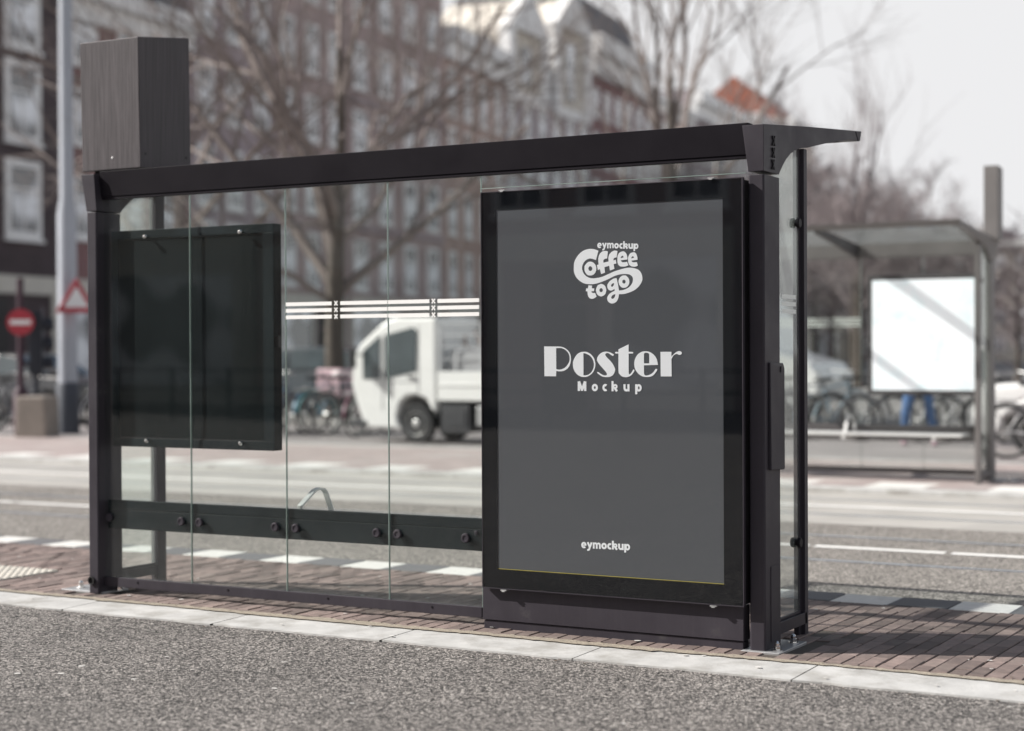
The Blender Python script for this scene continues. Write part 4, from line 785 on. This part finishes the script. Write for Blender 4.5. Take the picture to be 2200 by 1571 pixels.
def far_proto(seed, label, h=8.0, dens=6, spr=.85, up=.2):
    rn = random.Random(seed)
    lim = []
    for k in range(9):
        a = k*2.4; lim.append(((0, 0, h*(.22+.055*k)), (math.cos(a)*(1.1-.08*k), math.sin(a)*(1.1-.08*k), .55+.1*k), h*(.50-.015*k), .07))
    return tree((0, 0, 0), lim, label, [(0, 0, -.2), (0, 0, h*.2), (0, 0, h*.45), (0, 0, h*.8)], [.22, .16, .12, .05], seed, maxl=4, kids=dens, tw=TWIGF, up=up, spread=spr, grp='bare trees down the street')
fa = far_proto(51, 'round crowned bare tree just right of the near shelter roof tip', 8, 6)
fb = far_proto(67, 'bare tree with a dense crown above the far shelter roof', 8, 6, .8, .1)
def top_of(o): return max(v.co.z for c in o.children for v in c.data.vertices)
ta, tb = top_of(fa), top_of(fb)
for src, th, new, loc, H, r_, lab in (
    (fa, ta, 0, (-15.7, 53.1, 0), 8.6, 0, None), (fb, tb, 0, (-18.4, 70.0, 0), 10.4, 0, None),
    (fb, tb, 1, (-24.7, 74.4, 0), 11.2, 1.2, 'bare tree half hidden by the near shelter roof tip'),
    (fa, ta, 1, (-17.3, 72.9, 0), 8.6, 2.2, 'bare tree left of the tall box on the far shelter'),
    (fa, ta, 1, (-6.5, 38.8, 0), 5.2, 3.3, 'low dense bare tree at the right edge behind the far shelter post'),
    (fb, tb, 1, (-6.6, 46.0, 0), 6, .5, 'bare tree cut by the right edge of the photo'),
    (fb, tb, 1, (-36.8, 98.6, 0), 19.0, 5.0, 'tall dark bare tree in front of the red roofed house'),
    (fa, ta, 1, (-24.7, 85.9, 0), 12.0, 3.9, 'bare tree in the gap between the roof tip and the far shelter box'),
    (fb, tb, 1, (-19.0, 60.4, 0), 8.2, 4.4, 'bare tree seen over the left part of the far shelter roof')):
    c = copy_tree(src) if new else src; s_ = H/th
    c.location = loc; c.scale = (s_, s_, s_); c.rotation_euler = (0, 0, r_)
    if lab: c['label'] = lab
MINR = .012
tree((-15.0, 51.6, 0), [((0, 0, 3+.5*k), (math.cos(k*2.2)*.28, math.sin(k*2.2)*.28, 1), 4.6-.1*k, .06) for k in range(8)], 'slender upright bare tree standing higher than its neighbours beyond the roof tip',
    [(0, 0, -.2), (0, 0, 3), (.1, 0, 7)], [.16, .12, .05], 91, maxl=3, kids=4, tw=TWIGF, up=.6, spread=.4, grp='bare trees down the street')

# ------------------------------------------------------------------ masts and signs on the left
e = empty('overhead_line_mast', (-17.23, 14.85, .0)); tag(e, 'thick pale grey mast with a dark foot left of the near shelter', 'mast')
b = MB(); b.lathe([(.165, .85), (.165, 3.75), (.120, 4.05), (.112, 11)], (0, 0, 0), (0, 0, 1), 24); b.build('mast_shaft', POLE, e, smooth=True)
b = MB(); b.lathe([(.20, -.1), (.20, .80), (.175, .85)], (0, 0, 0), (0, 0, 1), 24); b.build('mast_foot', POLED, e, smooth=True)
e = empty('warning_sign', (-16.80, 14.62, 2.05), YAW+.28); tag(e, 'white triangular warning sign with a red rim on the pale grey mast', 'road sign')
def tri(b, w, y0, y1, off=0): h = w*.866; b.prism([(-w/2,off), (w/2,off), (0, off+h)], 'y', y0, y1)
b = MB(); tri(b, .70, -.02, 0); b.build('sign_rim', SIGNR, e, bevel=.03)
b = MB(); tri(b, .42, -.026, -.021, .09); b.build('sign_face', SIGNW, e)
b = MB(); b.box(-.03, .03, 0, .28, .2, .25); b.box(-.03, .03, 0, .28, .5, .55); b.build('bracket', STEEL, e)
e = empty('no_entry_sign', (-16.82, 13.35, 0), YAW+.30); tag(e, 'round red no entry sign with a white bar on a maroon pole', 'road sign')
b = MB(); b.lathe([(.055, -.1), (.055, 2.6)], (0, .06, 0), (0, 0, 1), 16); b.lathe([(.12, -.1), (.12, .72), (.06, .80)], (0, .06, 0), (0, 0, 1), 16); b.build('pole', MAROON, e, smooth=True)
b = MB(); b.lathe([(.22, 0), (.22, .02), (.208, .024)], (0, -.005, 1.87), (0, -1, 0), 32); b.build('sign_disc', SIGNR, e)
b = MB(); b.box(-.165, .165, -.036, -.031, 1.83, 1.91); b.build('white_bar', SIGNW, e)
e = empty('traffic_signal', (-16.85, 13.72, 0), YAW+1.75); tag(e, 'dark traffic signal head seen from behind beside the no entry sign', 'traffic light')
b = MB(); b.box(-.15, .15, -.10, .10, 1.0, 2.05); b.box(-.22, .22, -.125, -.105, .95, 2.12); b.build('signal_head', DKBLUE, e, bevel=.02)
for z in (1.2, 1.52, 1.84): b = MB(); b.lathe([(.10, 0), (.10, .16), (.09, .16), (.09, .02)], (0, -.125, z), (0, -1, 0), 16); b.build('visor', DKBLUE, e)
b = MB(); b.lathe([(.05, -.1), (.05, 1.0)], (0, 0, 0), (0, 0, 1), 12); b.build('post', DKBLUE, e)
# concrete blocks under the sign
BLK = mat('weathered block', (.26, .23, .20), .9, 0, .2, 3)
for i, (x, y, lab) in enumerate(((-18.35, 13.4, 'beige concrete block at the left edge beside the maroon pole'), (-16.35, 13.25, 'beige concrete block just right of the maroon pole'))):
    b = MB(); b.prism([(-.28, -.1), (.28, -.1), (.25, .66), (-.25, .66)], 'y', -.25, .25); o = b.build('concrete_block', BLK, bevel=.03); o.location = (x, y, 0); o.rotation_euler = (0, 0, .3)
    tag(o, lab, 'block', 'concrete blocks by the signs')

# ------------------------------------------------------------------ bicycles
BIKEC = {k: mat('bike '+k, c, .4, .1, .1, 5) for k, c in {'black': (.02, .02, .022), 'blue': (.06, .19, .30), 'pale blue': (.30, .42, .50), 'red': (.30, .03, .04), 'grey': (.28, .29, .31), 'white': (.62, .62, .62), 'teal': (.05, .20, .22), 'maroon': (.12, .02, .05)}.items()}
def bike(col, label, grp='parked bicycles', basket=None):
    m = BIKEC[col]; e = empty('bicycle'); tag(e, label, 'bicycle', grp)
    w0 = None
    for x in (-.52, .52):
        if w0 is None:
            t = MB(); n = 28; ring_ = []
            t.tube([(.33*math.cos(2*math.pi*k/n), 0, .33*math.sin(2*math.pi*k/n)) for k in range(n+1)], .020, 6, cap=False)
            wo_ = t.build('wheel', TYRE, e); w0 = wo_
            s = MB(); s.tube([(.305*math.cos(2*math.pi*k/n), 0, .305*math.sin(2*math.pi*k/n)) for k in range(n+1)], .010, 4, cap=False)
            for k in range(12):
                a = k*math.pi/6; s.tube([(0, .015*(-1)**k, 0), (.3*math.cos(a), 0, .3*math.sin(a))], .002, 3, cap=False)
            s.lathe([(.025, -.04), (.025, .04)], (0, 0, 0), (0, 1, 0), 8); s.build('rim', RIM, wo_)
        else: wo_ = copy_tree(w0, e)
        wo_.location = (x, 0, .35)
    b = MB(); bb = (-.06, 0, .30); st = (-.20, 0, .80); hd = (.33, 0, .86); hb = (.37, 0, .70); ra = (-.52, 0, .35); fa_ = (.52, 0, .35)
    for p, q, r in ((bb, st, .018), (bb, hb, .020), (st, hd, .018), (hd, hb, .02), (bb, ra, .012), (st, ra, .010), (hb, fa_, .016)): b.tube([p, q], r, 6)
    b.build('frame', m, e)
    b = MB(); b.tube([(.33, 0, .86), (.29, 0, 1.02)], .014, 6); b.tube([(.10, -.27, 1.04), (.22, -.25, 1.06), (.29, 0, 1.03), (.22, .25, 1.06), (.10, .27, 1.04)], .012, 6); b.build('handlebar', RIM, e)
    b = MB(); b.tube([(-.20, 0, .80), (-.22, 0, .93)], .013, 6); b.prism([(-.36, -.09), (-.34, .09), (-.2, .07), (-.03, .02), (-.03, -.02), (-.2, -.07), (-.36, -.09)][:-1], 'z', .93, .98); b.build('saddle', TYRE, e)
    b = MB(); b.tube([(-.52+.37*math.cos(a), 0, .35+.37*math.sin(a)) for a in [R(q) for q in range(20, 200, 18)]], .018, 4); b.build('mudguard', m, e)
    b = MB(); b.tube([(.52+.37*math.cos(a), 0, .35+.37*math.sin(a)) for a in [R(q) for q in range(10, 130, 18)]], .018, 4); b.build('mudguard', m, e)
    b = MB(); b.box(-.78, -.34, -.07, .07, .74, .755); b.tube([(-.74, .05, .74), (-.52, .05, .35)], .006, 4); b.tube([(-.74, -.05, .74), (-.52, -.05, .35)], .006, 4); b.build('rack', RIM, e)
    if basket:
        c, w_, x0, x1, z0, z1 = basket
        b = MB(); b.box(x0, x1, -w_, w_, z0, z1); b.build('carrier_box', c, e, bevel=.02)
    return e
PINK = mat('pink crate', (.72, .50, .54), .6); PINK2 = mat('pink box', (.62, .16, .30), .6); WHT = mat('pale crate', (.6, .6, .6), .6)
protos = {c: None for c in BIKEC}
lst = []
rr = random.Random(5)
colw = {'black': 'black', 'blue': 'blue', 'pale blue': 'pale blue', 'red': 'red', 'grey': 'grey', 'white': 'white', 'teal': 'teal', 'maroon': 'maroon'}
# (x, y, heading, colour, where)
spots = []
for i, (x, c) in enumerate(zip((-15.1, -14.6, -14.2, -13.75, -13.3, -12.9, -12.45, -12.0, -15.7, -16.1), ('black', 'pale blue', 'blue', 'grey', 'blue', 'teal', 'black', 'maroon', 'white', 'black'))):
    w = ('nearest the information case', 'third from the left behind the glass', 'under the striped glass at its left', 'in the middle of the row left of the truck', 'just under the pink crate', 'just right of the pink crate', 'close to the truck nose', 'half hidden by the truck nose', 'second from the left behind the case', 'hidden mostly by the information case')[i]
    spots.append((x, 16.4+rr.uniform(-.3, .5), R(90)+rr.uniform(-.35, .35), c, colw[c]+' bicycle left of the truck, '+w, 0))
for i, (x, y, c) in enumerate(((-7.0, 19.2, 'black'), (-6.45, 19.0, 'grey'), (-5.9, 19.1, 'black'), (-5.3, 18.8, 'grey'), (-4.75, 18.9, 'pale blue'), (-4.3, 18.8, 'black'), (-3.7, 18.6, 'grey'), (-3.2, 18.9, 'black'), (-2.35, 18.2, 'white'), (-1.9, 18.6, 'black'))):
    w = ('seen through the right side glass', 'just right of the shelter side post', 'with dark frame between side post and map', 'tilted left of the map', 'pale framed left of the map edge', 'under the left edge of the map', 'under the map left of the person', 'under the map between the legs of the person', 'under the right part of the map', 'under the map next to the far shelter post')[i]
    spots.append((x, y, R(60)+rr.uniform(-.5, .5), c, colw[c]+' bicycle behind the far shelter, '+w, 1))
for i, (x, y, c) in enumerate(((-19.2, 14.6, 'black'), (-18.6, 14.9, 'grey'), (-16.2, 15.3, 'grey'), (-15.4, 15.2, 'maroon'))):
    w = ('at the left edge behind the block', 'left of the maroon sign pole', 'between the no entry sign and the mast', 'just right of the pale mast foot')[i]
    spots.append((x, y, R(70)+rr.uniform(-.4, .4), c, colw[c]+' bicycle '+w, 2))
for x, y, a, c, lab, g in spots:
    grp = ('bicycles left of the truck', 'bicycles behind the far shelter', 'bicycles by the mast')[g]
    if 'just under the pink crate' in lab: o = bike(c, lab, grp, (PINK, .24, .26, .74, .62, 1.12))
    elif protos[c] is None: o = protos[c] = bike(c, lab, grp)
    else: o = copy_tree(protos[c])
    o.location = (x, y, .02); o.rotation_euler = (0, R(rr.uniform(-4, 4)), a); o['label'] = lab; o['group'] = grp
    o.location.z = -.05 if y < 19.3 else .02
o = bike('white', 'white bicycle with a pink box at the right edge right of the far shelter post', 'bicycles at the right edge', (PINK2, .20, .25, .70, .80, .98)); o.location = (-.62, 15.0, -.05); o.rotation_euler = (0, 0, .15)
o = bike('grey', 'grey bicycle mostly cut off by the right edge of the photo', 'bicycles at the right edge'); o.location = (-.1, 16.0, -.05); o.rotation_euler = (0, 0, -.5)

# ------------------------------------------------------------------ vehicles
def wheel(x, y, r, w, parent, side=-1):
    b = MB(); b.lathe([(r*.62, 0), (r*.95, 0), (r, w*.15), (r, w*.85), (r*.95, w), (r*.62, w)], (x, y, r), (0, -side, 0), 28); o = b.build('wheel', TYRE, parent, smooth=True)
    b = MB(); b.lathe([(r*.64, .01), (r*.60, -.01), (r*.50, .02), (r*.35, .035), (r*.22, .0), (r*.10, -.01)], (x, y, r), (0, -side, 0), 24); b.build('rim', RIM, o, smooth=True)
    return o
t = empty('utility_truck', (-11.20, 14.80, -.05)); tag(t, 'small white electric utility truck with an open load bed, facing left', 'truck')
Wt = 1.25
prof = [(.26,.22),(.95,.22),(.86,.30),(.84,.42),(.90,.62),(1.02,.72),(1.20,.74),(1.38,.68),(1.48,.50),(1.56,.48),(1.56,1.92),(.84,1.93),(.72,1.91),(.56,1.83),(.16,1.52),(.07,1.38),(.03,1.15),(.0,.90),(.07,.66),(.18,.38)]
b = MB(); b.prism(prof, 'y', 0, Wt); b.build('cab', WPAINT, t, bevel=.05)
b = MB(); b.prism([(.62,.98),(1.20,1.10),(1.22,1.72),(1.14,1.78),(1.06,1.76),(.62,1.66)], 'y', -.012, .02); b.prism([(.22,.98),(.54,.98),(.54,1.66),(.22,1.42)], 'y', -.012, .02)
b.build('side_window', CARGL, t, bevel=.006)
b = MB(); b.add([(.19,.10,1.50),(.19,Wt-.10,1.50),(.585,Wt-.12,1.81),(.585,.12,1.81)], [(0,1,2,3)]); b.v = [(x-.03, y, z+.02) for x, y, z in b.v]; b.build('windscreen', CARGL, t)
b = MB(); b.box(.575, .585, -.004, .01, .5, 1.6); b.box(1.235, 1.245, -.004, .01, .78, 1.8); b.box(.585, 1.235, -.004, .01, .93, .94); b.build('door_seam', UNDER, t)
b = MB(); b.box(1.05, 1.17, -.03, .0, 1.0, 1.03); b.build('door_handle', UNDER, t)
b = MB(); b.tube([(.30, -.02, 1.35), (.18, -.16, 1.36)], .012, 6); b.box(.12, .17, -.26, -.12, 1.16, 1.44); b.build('mirror', UNDER, t)
for y in (.14, Wt-.30): b = MB(); b.box(-.015, .06, y, y+.16, .88, .99); b.build('headlight', CARGL, t)
b = MB(); b.box(-.02, .30, -.01, Wt+.01, .24, .34); b.build('bumper', UNDER, t, bevel=.02)
for x in (1.18, 3.05):
    wheel(x, .02, .30, .17, t); wheel(x, Wt-.02-.0, .30, .17, t, side=1)
b = MB(); b.box(1.58, 3.75, .15, Wt-.15, .36, .62); b.build('chassis', UNDER, t)
b = MB(); b.box(1.64, 2.14, .0, .45, .18, .60); b.box(1.70, 2.08, -.012, .0, .26, .52); b.build('battery_box', UNDER, t, bevel=.03)
b = MB(); b.box(2.25, 2.75, .02, .4, .28, .58); b.build('tool_box', STEEL, t, bevel=.02)
b = MB(); b.box(1.60, 3.85, -.02, Wt+.02, .66, .72); b.box(1.60, 3.85, -.02, .02, .72, 1.10); b.box(1.60, 3.85, Wt-.02, Wt+.02, .72, 1.10); b.box(3.81, 3.85, .02, Wt-.02, .72, 1.10)
b.box(1.60, 3.85, -.035, -.02, .88, .91); b.build('load_bed', WPAINT, t, bevel=.008)
b = MB()
for x in (1.62, 2.35, 3.08, 3.80):
    for y in (.0, Wt): b.box(x, x+.035, y-.015, y+.015, 1.10, 1.84)
for y in (0, Wt):
    for z in (1.28, 1.46, 1.64, 1.82): b.box(1.62, 3.83, y-.008, y+.008, z, z+.02)
for k in range(24): b.box(1.66+k*.09, 1.668+k*.09, -.004, .004, 1.1, 1.84)
b.build('mesh_cage', GREYM, t)
b = MB(); b.box(1.70, 3.7, .12, Wt-.12, 1.0, 1.45); b.build('load_cover', mat('grey tarpaulin', (.42, .42, .43), .8, 0, .2, 3), t, bevel=.08)
rn = random.Random(8); b = MB()
for k in range(40):
    p = Vector((rn.uniform(1.9, 3.5), rn.uniform(.2, 1.05), 1.42)); b.tube([p, p+Vector((rn.uniform(-.3, .3), rn.uniform(-.2, .2), rn.uniform(.05, .32)))], [.03, .012], 4)
b.build('brush_load', mat('brown brushwood', (.20, .11, .08), .9), t)

def car(loc, rz, col, label, L_=4.2, H=1.46, Wd=1.72):
    e = empty('parked_car', loc, rz); tag(e, label, 'car', 'parked cars')
    m = col; k = L_/4.2
    def body(poly, y0, y1, ins, zt):
        b = MB(); n = len(poly)
        lo = [(x*k, y0+ins*max(0, (z-.8)/(zt-.8)), z) for x, z in poly]; hi = [(x*k, y1-ins*max(0, (z-.8)/(zt-.8)), z) for x, z in poly]
        b.add(lo+hi, [tuple(range(n))[::-1], tuple(range(n, 2*n))]+[(i, (i+1) % n, n+(i+1) % n, n+i) for i in range(n)]); return b
    prof = [(-2.05,.28),(-1.75,.28),(-1.68,.50),(-1.50,.64),(-1.30,.68),(-1.10,.64),(-.92,.50),(-.86,.26),(.86,.26),(.92,.50),(1.10,.64),(1.30,.68),(1.50,.64),(1.68,.50),(1.76,.28),(2.05,.30),(2.1,.55),(2.05,.82),(1.75,.94),(1.0,.98),(.40,1.36),(-.1,H),(-.9,H),(-1.45,1.38),(-1.92,1.0),(-2.08,.86),(-2.1,.5)]
    body(prof, 0, Wd, .17, H).build('body', m, e, bevel=.04)
    b = body([(.92,1.0),(.36,1.33),(-.02,1.385),(-.02,1.0)], -.012, Wd+.012, .17, H); b2 = body([(-.10,1.0),(-.10,1.39),(-.85,1.39),(-.90,1.0)], -.012, Wd+.012, .17, H); b3 = body([(-.98,1.0),(-.95,1.38),(-1.30,1.32),(-1.62,1.04)], -.012, Wd+.012, .17, H)
    for q in (b2, b3): b.add(q.v, q.f)
    b.build('side_window', CARGL, e)
    b = MB(); b.add([(1.02*k,.12,1.0),(1.02*k,Wd-.12,1.0),(.43*k,Wd-.2,1.36),(.43*k,.2,1.36)], [(0,1,2,3)]); b.v = [(x+.02, y, z+.015) for x, y, z in b.v]; b.build('windscreen', CARGL, e)
    for x in (-1.30, 1.30): wheel(x*k, .02, .31, .19, e); wheel(x*k, Wd-.02, .31, .19, e, side=1)
    for y in (.15, Wd-.4): b = MB(); b.box(2.02*k, 2.11*k, y, y+.25, .62, .76); b.build('headlight', CHROME, e)
    for y in (.08, Wd-.26): b = MB(); b.box(-2.12*k, -2.05*k, y, y+.18, .70, .88); b.build('tail_light', SIGNR, e)
    return e
CD = mat('dark blue grey car paint', (.035, .045, .055), .3, 0, .05, 1, coat=1); CB = mat('black car paint', (.015, .015, .017), .3, coat=1); CG = mat('silver car paint', (.40, .42, .44), .3, .4, coat=1)
car((.35, 17.3, -.05), math.pi, WPAINT, 'white parked car at the right edge beyond the far shelter', 4.2, 1.44)
car((-16.6, 21.6, .02), .1, CD, 'dark blue grey parked car behind the bicycles under the big tree', 4.3, 1.45)
car((-21.5, 17.2, -.05), .05, CB, 'black parked car behind the no entry sign at the left edge', 4.3, 1.4)
car((-9.2, 23.0, .02), -.05, CG, 'silver parked car far behind the poster display', 4.3, 1.5)
# delivery van seen through the right side glass
v = empty('delivery_van', (-8.6, 21.6, .02), 0); tag(v, 'white high roofed delivery van seen through the right side glass', 'van')
b = MB(); b.prism([(-2.6,.32),(2.1,.32),(2.6,.40),(2.65,.85),(2.45,1.10),(1.75,1.30),(1.25,2.30),(1.0,2.45),(-2.5,2.5),(-2.6,2.4)], 'y', 0, 1.9); b.build('body', WPAINT, v, bevel=.06)
b = MB(); b.prism([(.75,1.30),(1.62,1.34),(1.22,2.08),(.75,2.08)], 'y', -.012, .03); b.prism([(-1.6,1.35),(.45,1.35),(.45,2.05),(-1.6,2.05)], 'y', -.012, .03); b.build('side_window', CARGL, v)
for x in (-1.6, 1.75): wheel(x, .02, .34, .22, v); wheel(x, 1.88, .34, .22, v, side=1)
b = MB(); b.box(-2.58, 2.4, -.02, 0, .52, .62); b.build('rub_strip', UNDER, v)

# ------------------------------------------------------------------ person behind the map, mid-stride
pe = empty('person', (-2.98, 17.35, -.05), .2); tag(pe, 'person in blue jeans walking behind the white map of the far shelter', 'person')
def skin(name, pts, edges, rad, m, parent, sub=2, root=0):
    me = bpy.data.meshes.new(name); me.from_pydata(pts, edges, []); me.materials.append(m)
    o = bpy.data.objects.new(name, me); COL.objects.link(o); o.parent = parent
    md = o.modifiers.new('skin', 'SKIN'); md.use_smooth_shade = True
    for i, v_ in enumerate(me.skin_vertices[0].data): v_.radius = rad[i] if isinstance(rad[i], tuple) else (rad[i], rad[i]); v_.use_root = (i == root)
    s = o.modifiers.new('sub', 'SUBSURF'); s.levels = sub; s.render_levels = sub
    return o
SKINM = mat('skin', (.52, .33, .25), .55, 0, .05, 6); JEAN = mat('blue denim', (.055, .12, .26), .85, 0, .3, 8); JACK = mat('dark jacket', (.05, .055, .07), .8, 0, .2, 6); HAIR = mat('brown hair', (.07, .045, .03), .7); SHOE = mat('pink grey shoes', (.42, .28, .32), .7)
P = [(0,0,.96),(0,0,1.12),(0,0,1.32),(0,0,1.44),(0,0,1.52),(0,-.01,1.62),(0,-.01,1.70),
     (-.10,0,.92),(-.16,-.12,.50),(-.20,.10,.10),(.10,0,.92),(.16,.06,.50),(.24,.02,.10),
     (-.17,0,1.40),(-.24,.06,1.13),(-.23,-.08,.90),(.17,0,1.40),(.25,-.04,1.13),(.27,-.18,.92),(-.20,-.06,.05),(.24,-.14,.05)]
E_ = [(0,1),(1,2),(2,3),(3,4),(4,5),(5,6),(0,7),(7,8),(8,9),(0,10),(10,11),(11,12),(3,13),(13,14),(14,15),(3,16),(16,17),(17,18),(9,19),(12,20)]
Rd = [(.13,.10),(.12,.09),(.15,.10),(.11,.08),(.055,.055),(.08,.095),(.07,.085),(.085,.085),(.06,.06),(.04,.04),(.085,.085),(.06,.06),(.04,.04),(.06,.055),(.042,.042),(.03,.03),(.06,.055),(.042,.042),(.03,.03),(.035,.03),(.035,.03)]
skin('body', P, E_, Rd, SKINM, pe)
for s_, w in ((-1, P[15]), (1, P[18])):
    for k in range(5):
        base = Vector(w)+Vector((.0, (-.02+.013*k) if k < 4 else -.03, -.045 if k < 4 else -.02)); ln = (.075, .085, .08, .062, .05)[k]
        skin('finger', [tuple(base), tuple(base+Vector((-.004*s_, 0, -ln*.5))), tuple(base+Vector((-.015*s_, -.004, -ln)))], [(0,1),(1,2)], [.009, .008, .006], SKINM, bpy.context.scene.objects.get(pe.name), 1)
skin('jeans', [P[0],(0,0,1.02),P[7],P[8],(-.20,.09,.14),P[10],P[11],(.235,.02,.14)], [(0,1),(0,2),(2,3),(3,4),(0,5),(5,6),(6,7)], [(.145,.115),(.14,.11),.098,.075,.062,.098,.075,.062], JEAN, pe)
skin('jacket', [(0,0,.98),P[1],P[2],(0,0,1.45),P[13],P[14],(-.232,-.06,.95),P[16],P[17],(.265,-.16,.96)], [(0,1),(1,2),(2,3),(3,4),(4,5),(5,6),(3,7),(7,8),(8,9)], [(.16,.125),(.145,.11),(.17,.12),(.115,.09),.075,.058,.045,.075,.058,.045], JACK, pe)
skin('hair', [(0,.02,1.60),(0,.03,1.70),(0,.0,1.755)], [(0,1),(1,2)], [(.085,.07),(.098,.10),(.06,.07)], HAIR, pe)
b = MB()
for s_ in (-1, 1): b.lathe([(.004, 0), (.010, .004), (.006, .009)], (.032*s_, -.098, 1.655), (0, -1, 0), 8)
b.prism([(-.012,1.60),(.012,1.60),(0,1.65)], 'y', -.118, -.095); b.box(-.022, .022, -.096, -.088, 1.572, 1.578); b.build('face_features', mat('face dark', (.12, .06, .05), .6), pe)
for (x, y) in ((-.20, .0), (.24, -.08)):
    skin('shoe', [(x, y+.10, .05), (x, y-.02, .05), (x, y-.14, .04)], [(0,1),(1,2)], [(.045,.045),(.05,.042),(.04,.03)], SHOE, pe, 1)

# ------------------------------------------------------------------ railing across the street behind the photographer
e = empty('canal_railing', (-30, -20, 0)); tag(e, 'black iron canal railing mirrored in the lower part of the display glass', 'railing')
b = MB()
for k in range(26): b.box(k*1.5-.03, k*1.5+.03, -.03, .03, -.1, 1.05)
b.build('baluster', UNDER, e)
b = MB()
for z in (1.0, .62, .28): b.tube([(0, 0, z), (37.5, 0, z)], .022, 6)
b.build('rail', UNDER, e)
